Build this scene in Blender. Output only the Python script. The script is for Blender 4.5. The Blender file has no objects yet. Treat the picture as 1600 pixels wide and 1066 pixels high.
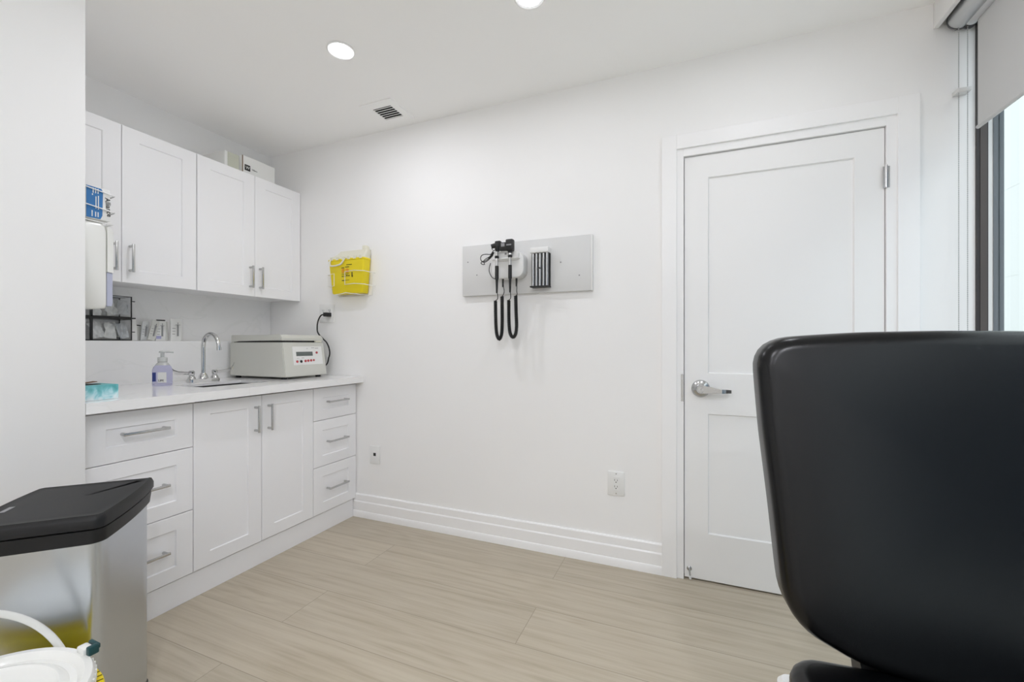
import bpy, bmesh, math, random
from mathutils import Vector, Matrix
random.seed(7)
SC = bpy.context.scene
COL = SC.collection
PI = math.pi

# ------------------------------------------------------------------ materials
def nodes(name):
    m = bpy.data.materials.new(name); m.use_nodes = True
    nt = m.node_tree; b = nt.nodes['Principled BSDF']
    return m, nt, b

def mat(name, col, rough=0.5, metal=0.0, spec=0.5, bump=0.0, bscale=200.0, emit=None, estr=0.0, trans=0.0, alpha=1.0, coat=0.0, ior=1.45):
    m, nt, b = nodes(name)
    b.inputs['Base Color'].default_value = (*col, 1)
    b.inputs['Roughness'].default_value = rough
    b.inputs['Metallic'].default_value = metal
    b.inputs['Specular IOR Level'].default_value = spec
    b.inputs['Transmission Weight'].default_value = trans
    b.inputs['IOR'].default_value = ior
    b.inputs['Alpha'].default_value = alpha
    b.inputs['Coat Weight'].default_value = coat
    if emit:
        b.inputs['Emission Color'].default_value = (*emit, 1)
        b.inputs['Emission Strength'].default_value = estr
    if bump > 0:
        tc = nt.nodes.new('ShaderNodeTexCoord')
        n = nt.nodes.new('ShaderNodeTexNoise'); n.inputs['Scale'].default_value = bscale
        n.inputs['Detail'].default_value = 3
        bp = nt.nodes.new('ShaderNodeBump'); bp.inputs['Strength'].default_value = bump
        bp.inputs['Distance'].default_value = 0.002
        nt.links.new(tc.outputs['Object'], n.inputs['Vector'])
        nt.links.new(n.outputs['Fac'], bp.inputs['Height'])
        nt.links.new(bp.outputs['Normal'], b.inputs['Normal'])
    return m

def ramp(nt, stops):
    r = nt.nodes.new('ShaderNodeValToRGB')
    e = r.color_ramp.elements
    while len(e) > len(stops): e.remove(e[-1])
    while len(e) < len(stops): e.new(0.5)
    for el, (p, c) in zip(e, stops):
        el.position = p; el.color = (*c, 1)
    return r

def floor_mat():
    m, nt, b = nodes('oak_vinyl_plank')
    L = nt.links.new
    geo = nt.nodes.new('ShaderNodeNewGeometry')
    # planks run along X: brick texture in world metres
    br = nt.nodes.new('ShaderNodeTexBrick')
    br.offset = 0.37; br.offset_frequency = 2; br.squash = 1.0
    br.inputs['Color1'].default_value = (0.0, 0.0, 0.0, 1)
    br.inputs['Color2'].default_value = (1, 1, 1, 1)
    br.inputs['Mortar'].default_value = (0.5, 0.5, 0.5, 1)
    br.inputs['Scale'].default_value = 1.0
    br.inputs['Mortar Size'].default_value = 0.0014
    br.inputs['Mortar Smooth'].default_value = 0.2
    br.inputs['Bias'].default_value = 0.0
    br.inputs['Brick Width'].default_value = 2.5
    br.inputs['Row Height'].default_value = 0.242
    mp0 = nt.nodes.new('ShaderNodeMapping'); mp0.inputs['Location'].default_value = (0.27, 0.009, 0)
    L(geo.outputs['Position'], mp0.inputs['Vector']); L(mp0.outputs['Vector'], br.inputs['Vector'])
    # per plank offset for the grain
    off = nt.nodes.new('ShaderNodeVectorMath'); off.operation = 'SCALE'; off.inputs['Scale'].default_value = 9.0
    L(br.outputs['Color'], off.inputs[0])
    add = nt.nodes.new('ShaderNodeVectorMath'); add.operation = 'ADD'
    L(geo.outputs['Position'], add.inputs[0]); L(off.outputs['Vector'], add.inputs[1])
    mp = nt.nodes.new('ShaderNodeMapping'); mp.inputs['Scale'].default_value = (0.9, 24, 1)
    L(add.outputs['Vector'], mp.inputs['Vector'])
    n1 = nt.nodes.new('ShaderNodeTexNoise'); n1.inputs['Scale'].default_value = 2.0; n1.inputs['Detail'].default_value = 8
    n1.inputs['Roughness'].default_value = 0.62; n1.inputs['Distortion'].default_value = 0.4
    L(mp.outputs['Vector'], n1.inputs['Vector'])
    # cathedral figure
    mp2 = nt.nodes.new('ShaderNodeMapping'); mp2.inputs['Scale'].default_value = (0.75, 5.5, 1)
    L(add.outputs['Vector'], mp2.inputs['Vector'])
    n2 = nt.nodes.new('ShaderNodeTexNoise'); n2.inputs['Scale'].default_value = 1.25; n2.inputs['Detail'].default_value = 1.5
    L(mp2.outputs['Vector'], n2.inputs['Vector'])
    mul = nt.nodes.new('ShaderNodeMath'); mul.operation = 'MULTIPLY'; mul.inputs[1].default_value = 55
    L(n2.outputs['Fac'], mul.inputs[0])
    sn = nt.nodes.new('ShaderNodeMath'); sn.operation = 'SINE'; L(mul.outputs[0], sn.inputs[0])
    sc = nt.nodes.new('ShaderNodeMath'); sc.operation = 'MULTIPLY_ADD'; sc.inputs[1].default_value = 0.05; 
    L(sn.outputs[0], sc.inputs[0]); L(n1.outputs['Fac'], sc.inputs[2])
    rp = ramp(nt, [(0.22, (0.355, 0.298, 0.218)), (0.46, (0.445, 0.387, 0.296)), (0.60, (0.482, 0.425, 0.332)), (0.85, (0.52, 0.463, 0.37))])
    L(sc.outputs[0], rp.inputs['Fac'])
    # plank tone
    tone = nt.nodes.new('ShaderNodeMix'); tone.data_type = 'RGBA'; tone.blend_type = 'MULTIPLY'; tone.inputs['Factor'].default_value = 1
    tr = ramp(nt, [(0, (0.95, 0.95, 0.95)), (1, (1.04, 1.035, 1.03))])
    L(br.outputs['Color'], tr.inputs['Fac'])
    L(rp.outputs['Color'], tone.inputs['A']); L(tr.outputs['Color'], tone.inputs['B'])
    seam = nt.nodes.new('ShaderNodeMix'); seam.data_type = 'RGBA'
    seam.inputs['B'].default_value = (0.25, 0.205, 0.15, 1)
    fm = nt.nodes.new('ShaderNodeMath'); fm.operation = 'MULTIPLY'; fm.inputs[1].default_value = 0.8
    L(br.outputs['Fac'], fm.inputs[0]); L(fm.outputs[0], seam.inputs['Factor'])
    L(tone.outputs['Result'], seam.inputs['A'])
    L(seam.outputs['Result'], b.inputs['Base Color'])
    b.inputs['Roughness'].default_value = 0.34
    b.inputs['Specular IOR Level'].default_value = 0.55
    bp = nt.nodes.new('ShaderNodeBump'); bp.inputs['Strength'].default_value = 0.12; bp.inputs['Distance'].default_value = 0.002
    L(n1.outputs['Fac'], bp.inputs['Height']); L(bp.outputs['Normal'], b.inputs['Normal'])
    return m

def quartz_mat():
    m, nt, b = nodes('white_quartz')
    L = nt.links.new
    geo = nt.nodes.new('ShaderNodeNewGeometry')
    n = nt.nodes.new('ShaderNodeTexNoise'); n.inputs['Scale'].default_value = 1.45; n.inputs['Detail'].default_value = 5; n.inputs['Distortion'].default_value = 1.6
    L(geo.outputs['Position'], n.inputs['Vector'])
    rp = ramp(nt, [(0.0, (0.88, 0.875, 0.87)), (0.488, (0.88, 0.875, 0.87)), (0.50, (0.845, 0.845, 0.835)), (0.512, (0.88, 0.875, 0.87))])
    L(n.outputs['Fac'], rp.inputs['Fac']); L(rp.outputs['Color'], b.inputs['Base Color'])
    b.inputs['Roughness'].default_value = 0.13
    return m

def marble_teal():
    m, nt, b = nodes('teal_watercolour_card')
    L = nt.links.new
    geo = nt.nodes.new('ShaderNodeNewGeometry')
    n = nt.nodes.new('ShaderNodeTexNoise'); n.inputs['Scale'].default_value = 24; n.inputs['Detail'].default_value = 4; n.inputs['Distortion'].default_value = 1.2
    L(geo.outputs['Position'], n.inputs['Vector'])
    sx = nt.nodes.new('ShaderNodeSeparateXYZ'); L(geo.outputs['Position'], sx.inputs[0])
    ma = nt.nodes.new('ShaderNodeMath'); ma.operation = 'MULTIPLY_ADD'; ma.inputs[1].default_value = -9.0; ma.inputs[2].default_value = 8.56
    L(sx.outputs['Z'], ma.inputs[0])
    ad = nt.nodes.new('ShaderNodeMath'); ad.operation = 'ADD'; L(ma.outputs[0], ad.inputs[0]); L(n.outputs['Fac'], ad.inputs[1])
    rp = ramp(nt, [(0.25, (0.10, 0.40, 0.42)), (0.45, (0.22, 0.56, 0.60)), (0.6, (0.50, 0.74, 0.78)), (0.75, (0.78, 0.86, 0.88))])
    L(ad.outputs[0], rp.inputs['Fac']); L(rp.outputs['Color'], b.inputs['Base Color'])
    b.inputs['Roughness'].default_value = 0.5
    return m

def brushed(name, col, rough, scale=(4, 4, 260), bump=0.05):
    m, nt, b = nodes(name)
    L = nt.links.new
    b.inputs['Base Color'].default_value = (*col, 1); b.inputs['Metallic'].default_value = 1
    tc = nt.nodes.new('ShaderNodeTexCoord')
    mp = nt.nodes.new('ShaderNodeMapping'); mp.inputs['Scale'].default_value = scale
    n = nt.nodes.new('ShaderNodeTexNoise'); n.inputs['Scale'].default_value = 1.5; n.inputs['Detail'].default_value = 4
    L(tc.outputs['Object'], mp.inputs['Vector']); L(mp.outputs['Vector'], n.inputs['Vector'])
    mr = nt.nodes.new('ShaderNodeMapRange'); mr.inputs['To Min'].default_value = rough * 0.85; mr.inputs['To Max'].default_value = rough * 1.2
    L(n.outputs['Fac'], mr.inputs['Value']); L(mr.outputs['Result'], b.inputs['Roughness'])
    bp = nt.nodes.new('ShaderNodeBump'); bp.inputs['Strength'].default_value = bump; bp.inputs['Distance'].default_value = 0.001
    L(n.outputs['Fac'], bp.inputs['Height']); L(bp.outputs['Normal'], b.inputs['Normal'])
    return m

def thin_clear(name, tint=(1, 1, 1), gloss=0.08, rough=0.03):
    m, nt, b = nodes(name)
    nt.nodes.remove(b)
    out = nt.nodes['Material Output']
    t = nt.nodes.new('ShaderNodeBsdfTransparent'); t.inputs['Color'].default_value = (*tint, 1)
    g = nt.nodes.new('ShaderNodeBsdfGlossy'); g.inputs['Roughness'].default_value = rough
    mx = nt.nodes.new('ShaderNodeMixShader'); mx.inputs['Fac'].default_value = gloss
    nt.links.new(t.outputs[0], mx.inputs[1]); nt.links.new(g.outputs[0], mx.inputs[2]); nt.links.new(mx.outputs[0], out.inputs['Surface'])
    return m

M = {}
M['wall'] = mat('wall_paint', (0.875, 0.87, 0.865), 0.65, bump=0.04, bscale=350)
M['ceiling'] = mat('ceiling_paint', (0.94, 0.935, 0.93), 0.8)
M['trim'] = mat('trim_paint', (0.89, 0.885, 0.885), 0.35)
M['door'] = mat('door_paint', (0.865, 0.86, 0.855), 0.4)
M['cab'] = mat('cabinet_lacquer', (0.90, 0.895, 0.905), 0.38)
M['floor'] = floor_mat()
M['quartz'] = quartz_mat()
M['chrome'] = mat('chrome', (0.66, 0.66, 0.66), 0.07, 1.0)
M['nickel'] = mat('satin_nickel', (0.54, 0.54, 0.535), 0.26, 1.0)
M['tubesteel'] = mat('tube_steel', (0.42, 0.42, 0.42), 0.22, 1.0)
M['steel'] = brushed('brushed_steel', (0.56, 0.595, 0.635), 0.24, (3, 3, 320), 0.05)
M['sinksteel'] = mat('sink_steel', (0.20, 0.20, 0.20), 0.3, 1.0)
M['blackplastic'] = mat('black_plastic', (0.011, 0.011, 0.0115), 0.45, spec=0.35, bump=0.05, bscale=900)
M['black'] = mat('black_rubber', (0.012, 0.012, 0.012), 0.45)
M['vinyl'] = mat('black_vinyl', (0.0016, 0.0018, 0.0022), 0.27, spec=0.42, bump=0.04, bscale=700)
M['white'] = mat('white_plastic', (0.80, 0.80, 0.79), 0.32)
M['whitegloss'] = mat('white_gloss_plastic', (0.80, 0.80, 0.77), 0.18)
M['paper'] = mat('white_card', (0.78, 0.78, 0.76), 0.7)
M['paperwarm'] = mat('pouch_paper', (0.66, 0.66, 0.62), 0.7, bump=0.3, bscale=60)
M['film'] = mat('clear_film', (0.70, 0.71, 0.71), 0.22, bump=0.6, bscale=45)
M['blue'] = mat('blue_card', (0.035, 0.17, 0.42), 0.45)
M['ink'] = mat('black_ink', (0.02, 0.02, 0.02), 0.6)
M['inkblue'] = mat('blue_ink', (0.03, 0.05, 0.22), 0.6)
M['purple'] = mat('purple_ink', (0.40, 0.39, 0.60), 0.6)
M['grey_text'] = mat('grey_ink', (0.30, 0.30, 0.30), 0.6)
M['orange_text'] = mat('orange_ink', (0.75, 0.22, 0.02), 0.6)
M['red_button'] = mat('red_button', (0.45, 0.06, 0.07), 0.4)
M['lcd'] = mat('lcd_screen', (0.13, 0.15, 0.14), 0.3)
M['beige'] = mat('beige_enamel', (0.60, 0.60, 0.55), 0.42)
M['yellow'] = mat('yellow_plastic', (0.82, 0.66, 0.012), 0.35)
M['yellowpail'] = mat('yellow_pail_plastic', (0.85, 0.68, 0.01), 0.35)
M['ivory'] = mat('ivory_plastic', (0.74, 0.72, 0.60), 0.4)
M['board'] = mat('grey_laminate', (0.67, 0.67, 0.665), 0.4)
M['boardedge'] = mat('pale_edge_band', (0.78, 0.78, 0.77), 0.4)
M['fabric'] = mat('grey_blind_fabric', (0.58, 0.58, 0.575), 0.85, bump=0.1, bscale=900)
M['alu'] = brushed('aluminium', (0.62, 0.63, 0.64), 0.38, (200, 3, 200))
M['bronze'] = mat('bronze_frame', (0.035, 0.03, 0.03), 0.4)
M['greyframe'] = mat('grey_frame', (0.16, 0.175, 0.19), 0.4)
M['glass'] = thin_clear('window_glass', (0.97, 0.985, 0.98), 0.05, 0.0)
M['acrylic'] = thin_clear('clear_acrylic', (0.93, 0.935, 0.94), 0.06, 0.05)
M['petclear'] = thin_clear('clear_bottle', (0.93, 0.93, 0.96), 0.08, 0.05)
M['soap'] = mat('lavender_soap', (0.67, 0.67, 0.87), 0.06, trans=0.92, ior=1.05)
M['soappale'] = mat('pale_lavender_cartridge', (0.46, 0.48, 0.60), 0.2)
M['pumpclear'] = mat('frosted_pump', (0.72, 0.73, 0.71), 0.25, trans=0.3)
M['diffuser'] = mat('lit_diffuser', (0.9, 0.9, 0.9), 0.5, emit=(0.955, 0.965, 1.03), estr=52.0)
M['diffuser_fill'] = mat('added_fill_diffuser', (0.9, 0.9, 0.9), 0.5, emit=(0.955, 0.965, 1.03), estr=330.0)  # lens of the added, unseen fill lights that even out the walls
M['diffuser_counter'] = mat('counter_lit_diffuser', (0.9, 0.9, 0.9), 0.5, emit=(0.955, 0.965, 1.03), estr=155.0)
M['dark'] = mat('dark_duct', (0.02, 0.02, 0.02), 0.9)
M['facade'] = mat('pale_facade', (0.52, 0.53, 0.51), 0.8)
M['ground'] = mat('pale_paving', (0.72, 0.72, 0.70), 0.9)
M['teal'] = marble_teal()
M['darkteal'] = mat('dark_teal_plastic', (0.006, 0.05, 0.055), 0.35)
M['kraft'] = mat('brown_card', (0.20, 0.13, 0.08), 0.8)
M['tape'] = mat('pale_green_card', (0.55, 0.56, 0.47), 0.75)
M['emblem'] = mat('grey_emblem', (0.33, 0.33, 0.35), 0.3, 0.6)
M['rubberwhite'] = mat('white_rubber', (0.75, 0.75, 0.74), 0.5)

# ------------------------------------------------------------------ object helpers
def tag(o, label=None, cat=None, group=None, kind=None):
    if label: o['label'] = label
    if cat: o['category'] = cat
    if group: o['group'] = group
    if kind: o['kind'] = kind
    return o

def empty(name, loc, label, cat, group=None):
    o = bpy.data.objects.new(name, None); COL.objects.link(o)
    o.location = loc; o.empty_display_size = 0.05
    return tag(o, label, cat, group)

class MB:
    """collects shapes in world metres; build() links them as one mesh object"""
    def __init__(s): s.b = bmesh.new()
    def _add(s, pts, faces):
        vs = [s.b.verts.new(p) for p in pts]
        out = []
        for f in faces:
            try: out.append(s.b.faces.new([vs[i] for i in f]))
            except ValueError: pass
        return vs, out
    def box(s, a, c, bev=0.0, seg=2, rot=None, piv=None):
        x0, y0, z0 = [min(p, q) for p, q in zip(a, c)]; x1, y1, z1 = [max(p, q) for p, q in zip(a, c)]
        t = bmesh.new()
        vs = [t.verts.new(p) for p in ((x0,y0,z0),(x1,y0,z0),(x1,y1,z0),(x0,y1,z0),(x0,y0,z1),(x1,y0,z1),(x1,y1,z1),(x0,y1,z1))]
        for f in ((0,3,2,1),(4,5,6,7),(0,1,5,4),(1,2,6,5),(2,3,7,6),(3,0,4,7)): t.faces.new([vs[i] for i in f])
        if bev > 0:
            bmesh.ops.bevel(t, geom=list(t.edges), offset=bev, segments=seg, affect='EDGES', profile=0.5)
        if rot is not None:
            pv = Vector(piv) if piv else Vector(((x0+x1)/2, (y0+y1)/2, (z0+z1)/2))
            bmesh.ops.transform(t, matrix=Matrix.Translation(pv) @ rot.to_4x4() @ Matrix.Translation(-pv), verts=t.verts)
        s.merge(t); return s
    def merge(s, t):
        me = bpy.data.meshes.new('tmp'); t.to_mesh(me); t.free(); s.b.from_mesh(me); bpy.data.meshes.remove(me)
    def rings(s, rings, cap0=True, cap1=True, closed=True):
        """loft a list of closed loops with equal counts"""
        n = len(rings[0]); V = [[s.b.verts.new(p) for p in r] for r in rings]
        m = n if closed else n - 1
        for i in range(len(V) - 1):
            for j in range(m):
                k = (j + 1) % n
                try: s.b.faces.new((V[i][j], V[i][k], V[i+1][k], V[i+1][j]))
                except ValueError: pass
        if cap0: s.b.faces.new(list(reversed(V[0])))
        if cap1: s.b.faces.new(V[-1])
        return s
    def cyl(s, p, q, r, r2=None, n=24, bev=0.0):
        p = Vector(p); q = Vector(q); d = (q - p).normalized()
        u = d.orthogonal().normalized(); v = d.cross(u)
        r2 = r if r2 is None else r2
        prof = [(0, r), (1, r2)]
        L = (q - p).length
        if bev > 0: prof = [(0, r - bev), (bev / L, r), (1 - bev / L, r2), (1, r2 - bev)]
        R = [[p + d * (t * L) + (u * math.cos(2*PI*k/n) + v * math.sin(2*PI*k/n)) * rr for k in range(n)] for t, rr in prof]
        return s.rings(R)
    def lathe(s, c, prof, axis=(0, 0, 1), n=40, caps=True):
        c = Vector(c); d = Vector(axis).normalized()
        u = Vector((1, 0, 0)) if abs(d.x) < 0.9 else Vector((0, 1, 0))
        u = (u - d * u.dot(d)).normalized(); v = d.cross(u)
        R = [[c + d * h + (u * math.cos(2*PI*k/n) + v * math.sin(2*PI*k/n)) * max(r, 1e-5) for k in range(n)] for r, h in prof]
        return s.rings(R, caps, caps)
    def tube(s, path, r, n=12, sub=0, ell=None):
        P = [Vector(p) for p in path]
        rad = r if isinstance(r, (list, tuple)) else [r] * len(P)
        if sub:
            Q = []; Rr = []
            for i in range(len(P) - 1):
                p0 = P[max(i-1, 0)]; p1 = P[i]; p2 = P[i+1]; p3 = P[min(i+2, len(P)-1)]
                for k in range(sub):
                    t = k / sub
                    Q.append(0.5 * ((2*p1) + (-p0+p2)*t + (2*p0-5*p1+4*p2-p3)*t*t + (-p0+3*p1-3*p2+p3)*t**3))
                    Rr.append(rad[i] * (1-t) + rad[i+1] * t)
            Q.append(P[-1]); Rr.append(rad[-1]); P, rad = Q, Rr
        rings = []
        prev = None
        for i, p in enumerate(P):
            d = (P[min(i+1, len(P)-1)] - P[max(i-1, 0)]).normalized()
            if prev is None: u = d.orthogonal().normalized()
            else:
                u = prev - d * prev.dot(d)
                u = u.normalized() if u.length > 1e-6 else d.orthogonal().normalized()
            prev = u; v = d.cross(u)
            rings.append([p + (u * math.cos(2*PI*k/n) + v * math.sin(2*PI*k/n)) * rad[i] for k in range(n)])
        return s.rings(rings)
    def text(s, body, size, origin, ux, uy, depth=0.0006, align='LEFT'):
        """flat lettering lying in the plane (ux, uy)"""
        cu = bpy.data.curves.new('t', 'FONT'); cu.body = body; cu.size = size; cu.extrude = depth; cu.align_x = align
        cu.resolution_u = 3
        o = bpy.data.objects.new('t', cu); COL.objects.link(o)
        dg = bpy.context.evaluated_depsgraph_get(); dg.update()
        me = bpy.data.meshes.new_from_object(o.evaluated_get(dg))
        ux = Vector(ux).normalized(); uy = Vector(uy).normalized(); uz = ux.cross(uy)
        m = Matrix((ux, uy, uz)).transposed().to_4x4(); m.translation = Vector(origin)
        me.transform(m); s.b.from_mesh(me)
        bpy.data.objects.remove(o); bpy.data.curves.remove(cu); bpy.data.meshes.remove(me)
        return s
    def build(s, name, material, parent=None, smooth=35, label=None, xf=None):
        bmesh.ops.remove_doubles(s.b, verts=s.b.verts, dist=1e-6)
        bmesh.ops.recalc_face_normals(s.b, faces=s.b.faces)
        me = bpy.data.meshes.new(name)
        root = parent
        while root is not None and root.parent is not None: root = root.parent
        org = Vector(root.location) if root is not None else Vector((0, 0, 0))
        if root is None:
            lo = [min(v.co[i] for v in s.b.verts) for i in range(3)]; hi = [max(v.co[i] for v in s.b.verts) for i in range(3)]
            org = Vector(((lo[0]+hi[0])/2, (lo[1]+hi[1])/2, lo[2]))
        bmesh.ops.translate(s.b, vec=-org, verts=s.b.verts)
        s.b.to_mesh(me); s.b.free()
        mats = material if isinstance(material, (list, tuple)) else [material]
        for mm in mats: me.materials.append(mm)
        if smooth:
            for p in me.polygons: p.use_smooth = True
            me.set_sharp_from_angle(angle=math.radians(smooth))
        o = bpy.data.objects.new(name, me); COL.objects.link(o)
        if root is None: o.location = org
        if parent is not None:
            o.parent = parent
        if label: o['label'] = label
        return o

def copy_tree(o, parent=None):
    c = o.copy(); COL.objects.link(c)
    if parent is not None: c.parent = parent
    for ch in list(o.children): copy_tree(ch, c)
    return c

def struct(name, mb, m, label, cat):
    o = mb.build(name, m); return tag(o, label, cat, kind='structure')

def shaker(mb, uv0, uv1, wb, wf, inner, fmap, rec=0.007, bev=0.0015, slope=0.003, edge=(1, 1, 1, 1)):
    """slab with one recessed flat panel; fmap(u, v, w) -> world"""
    def rect(a, b, w, e=(0, 0, 0, 0)):
        (u0, v0), (u1, v1) = a, b
        u0 += e[0]; u1 -= e[1]; v0 += e[2]; v1 -= e[3]
        return [fmap(u0, v0, w), fmap(u1, v0, w), fmap(u1, v1, w), fmap(u0, v1, w)]
    be = [bev * k for k in edge]
    (iu0, iv0), (iu1, iv1) = inner
    R = [rect(uv0, uv1, wb), rect(uv0, uv1, wf - bev), rect(uv0, uv1, wf, be), rect((iu0, iv0), (iu1, iv1), wf),
         rect((iu0 + slope, iv0 + slope), (iu1 - slope, iv1 - slope), wf - rec)]
    mb.rings(R); return mb

def rr_outline(w, h, r, n=8, cx=0, cy=0):
    """rounded rectangle, centred; r is one radius or four (bl, br, tr, tl)"""
    rs = r if isinstance(r, (list, tuple)) else (r, r, r, r)
    P = []
    for (sx, sy, a0, rad) in ((-1,-1,180,rs[0]),(1,-1,270,rs[1]),(1,1,0,rs[2]),(-1,1,90,rs[3])):
        for k in range(n + 1):
            a = math.radians(a0 + 90*k/n)
            P.append((cx + sx*(w/2 - rad) + rad*math.cos(a), cy + sy*(h/2 - rad) + rad*math.sin(a)))
    return P

def offset(P, d):
    n = len(P); Q = []
    for i in range(n):
        a = Vector(P[i-1]); b = Vector(P[(i+1) % n]); t = (b - a)
        t = t.normalized() if t.length > 1e-9 else Vector((1, 0))
        nrm = Vector((t.y, -t.x))
        Q.append((P[i][0] - nrm.x*d, P[i][1] - nrm.y*d))
    return Q

def cushion(mb, P, t, r, fmap, dome=0.0, nr=6, back_r=None):
    """pillowy slab: outline P (ccw), thickness t along w, edge rounding r"""
    br = r if back_r is None else back_r
    R = []
    for k in range(nr + 1):
        a = PI/2*k/nr                              # inset br -> 0 while w 0 -> br
        R.append([fmap(x, y, br*(1 - math.cos(a))) for x, y in offset(P, br*(1 - math.sin(a)))])
    for k in range(nr + 1):
        a = PI/2*k/nr
        R.append([fmap(x, y, t - r + r*math.sin(a)) for x, y in offset(P, r*(1 - math.cos(a)))])
    top = offset(P, r)
    cx = sum(p[0] for p in top)/len(top); cy = sum(p[1] for p in top)/len(top)
    for f in (0.85, 0.6, 0.3, 0.05):
        R.append([fmap(cx + (x-cx)*f, cy + (y-cy)*f, t + dome*(1 - f*f)) for x, y in top])
    mb.rings(R); return mb

def V3(*a): return Vector(a)

# ------------------------------------------------------------------ room shell
CEIL = 2.497
REAR = -4.6
struct('floor', MB().box((-0.3, REAR-0.15, -0.1), (4.05, 0.35, 0.0)), M['floor'], 'light oak vinyl plank floor', 'floor')
struct('ceiling', MB().box((-0.3, REAR-0.15, CEIL), (4.05, 0.35, CEIL+0.1)), M['ceiling'], 'plain white ceiling', 'ceiling')
# back wall with the door opening
DX0, DX1, DZ1 = 2.800, 3.603, 2.046
b = MB()
b.box((-0.15, 0, 0), (DX0, 0.15, CEIL)); b.box((DX1, 0, 0), (3.87, 0.15, CEIL)); b.box((DX0, 0, DZ1), (DX1, 0.15, CEIL))
b.box((DX0, 0.13, 0), (DX1, 0.15, DZ1))
struct('wall_back', b, M['wall'], 'white painted wall holding the door and the grey board', 'wall')
struct('wall_left', MB().box((-0.15, -1.6, 0), (0, 0, CEIL)), M['wall'], 'white wall behind the cabinets', 'wall')
struct('wall_partition', MB().box((-0.15, REAR, 0), (0.87, -1.407, CEIL), 0.003), M['wall'], 'white wall end standing in front of the counter', 'wall')
struct('wall_rear', MB().box((0.87, REAR-0.15, 0), (3.97, REAR, CEIL)), M['wall'], 'white wall facing the door wall', 'wall')
SILL = 0.12
b = MB()
b.box((3.87, REAR, 0), (4.0, 0.15, SILL)); b.box((3.87, REAR, 2.40), (4.0, 0.15, CEIL))
b.box((3.87, REAR, SILL), (4.0, -3.9, 2.40))
struct('wall_right', b, M['wall'], 'white wall around the window', 'wall')
# pelmet over the blind
struct('trim_1', MB().box((3.743, -4.2, 2.394), (3.760, -0.001, CEIL), 0.001), M['wall'], 'white pelmet board hiding the top of the roller blind', 'pelmet')

# door casing, jamb, stop
b = MB()
T = 0.022
b.box((2.714, -T, 0), (2.782, 0, 2.138), 0.0012, 1); b.box((3.624, -T, 0), (3.695, 0, 2.138), 0.0012, 1)
b.box((2.782, -T, 2.070), (3.624, 0, 2.138), 0.0012, 1)
b.box((2.780, -0.012, 0), (2.8135, 0.10, 2.072), 0.001, 1); b.box((3.590, -0.012, 0), (3.626, 0.10, 2.072), 0.001, 1)
b.box((2.8135, -0.012, 2.033), (3.590, 0.10, 2.072), 0.001, 1)
b.box((2.8135, 0.045, 0), (2.826, 0.10, 2.033)); b.box((3.578, 0.045, 0), (3.590, 0.10, 2.033)); b.box((2.826, 0.045, 2.02), (3.578, 0.10, 2.033))
struct('trim_2', b, M['trim'], 'white stepped casing around the door', 'door casing')

# baseboard
def base_profile(b, x0, x1):
    prof = [(0, 0), (-0.020, 0), (-0.020, 0.030), (-0.0165, 0.040), (-0.0145, 0.042), (-0.0145, 0.098), (-0.012, 0.103), (-0.010, 0.105), (-0.010, 0.143), (-0.006, 0.149), (0, 0.149)]
    b.rings([[(x0, y, z) for y, z in prof], [(x1, y, z) for y, z in prof]])
b = MB(); base_profile(b, 0.790, 2.714); base_profile(b, 3.695, 3.87)
o = b.build('baseboard_back', M['trim'], smooth=20); tag(o, 'tall white moulded baseboard along the door wall', 'baseboard', kind='structure')
b = MB(); b.box((0.87, REAR, 0), (0.884, -1.407, 0.149), 0.002)
struct('baseboard_left', b, M['trim'], 'white baseboard on the near wall end', 'baseboard')
b = MB(); b.box((3.856, REAR, 0), (3.87, 0, 0.118), 0.002)
struct('baseboard_right', b, M['trim'], 'white baseboard under the window', 'baseboard')

# ------------------------------------------------------------------ door
door = empty('door_1', (2.817, 0, 0), 'white two-panel door with silver lever handle, closed behind the black chair', 'door'); tag(door, kind='structure')
fm = lambda u, v, w: (u, -w, v)
b = MB()
x0, x1 = 2.8165, 3.5875
shaker(b, (x0, 0.008), (x1, 0.895), -0.040, 0.0, ((2.920, 0.229), (3.486, 0.799)), fm, 0.009, 0.0012, 0.004, (1, 1, 1, 0))
shaker(b, (x0, 0.895), (x1, 2.030), -0.040, 0.0, ((2.920, 0.991), (3.486, 1.922)), fm, 0.009, 0.0012, 0.004, (1, 1, 0, 1))
b.build('door_leaf', M['door'], door, smooth=None)
# lever set
kx, kz = 2.888, 0.919
h = MB()
h.lathe((kx, 0, kz), [(0.041, 0), (0.041, 0.004), (0.037, 0.010), (0.026, 0.016), (0.021, 0.019), (0.020, 0.034), (0.0, 0.034)], (0, -1, 0))
hb = h.build('door_handle', M['nickel'], door, label='satin silver lever handle with keyhole')
h = MB()
path = [(kx, -0.044), (kx+0.03, -0.047), (kx+0.062, -0.050), (kx+0.088, -0.053), (kx+0.098, -0.049), (kx+0.105, -0.042), (kx+0.128, -0.040)]
R = []
for i, (x, y) in enumerate(path):
    hw = (0.019, 0.016, 0.0115, 0.0095, 0.009, 0.009, 0.007)[i]
    th = 0.007 if i < 4 else 0.004
    dz = -0.002*i if i < 4 else -0.007
    if i == 4: R.append([(x, y-th, kz-hw+dz), (x, y-th, kz+hw+dz), (x-0.006, y+th, kz+hw+dz), (x-0.006, y+th, kz-hw+dz)])
    else: R.append([(x, y-th, kz-hw+dz), (x, y-th, kz+hw+dz), (x, y+th, kz+hw+dz), (x, y+th, kz-hw+dz)])
h.rings(R)
h.lathe((kx, -0.033, kz), [(0.021, 0), (0.021, 0.014), (0.018, 0.019), (0.0, 0.019)], (0, -1, 0))
h.build('lever', M['nickel'], hb)
h = MB()
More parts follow.
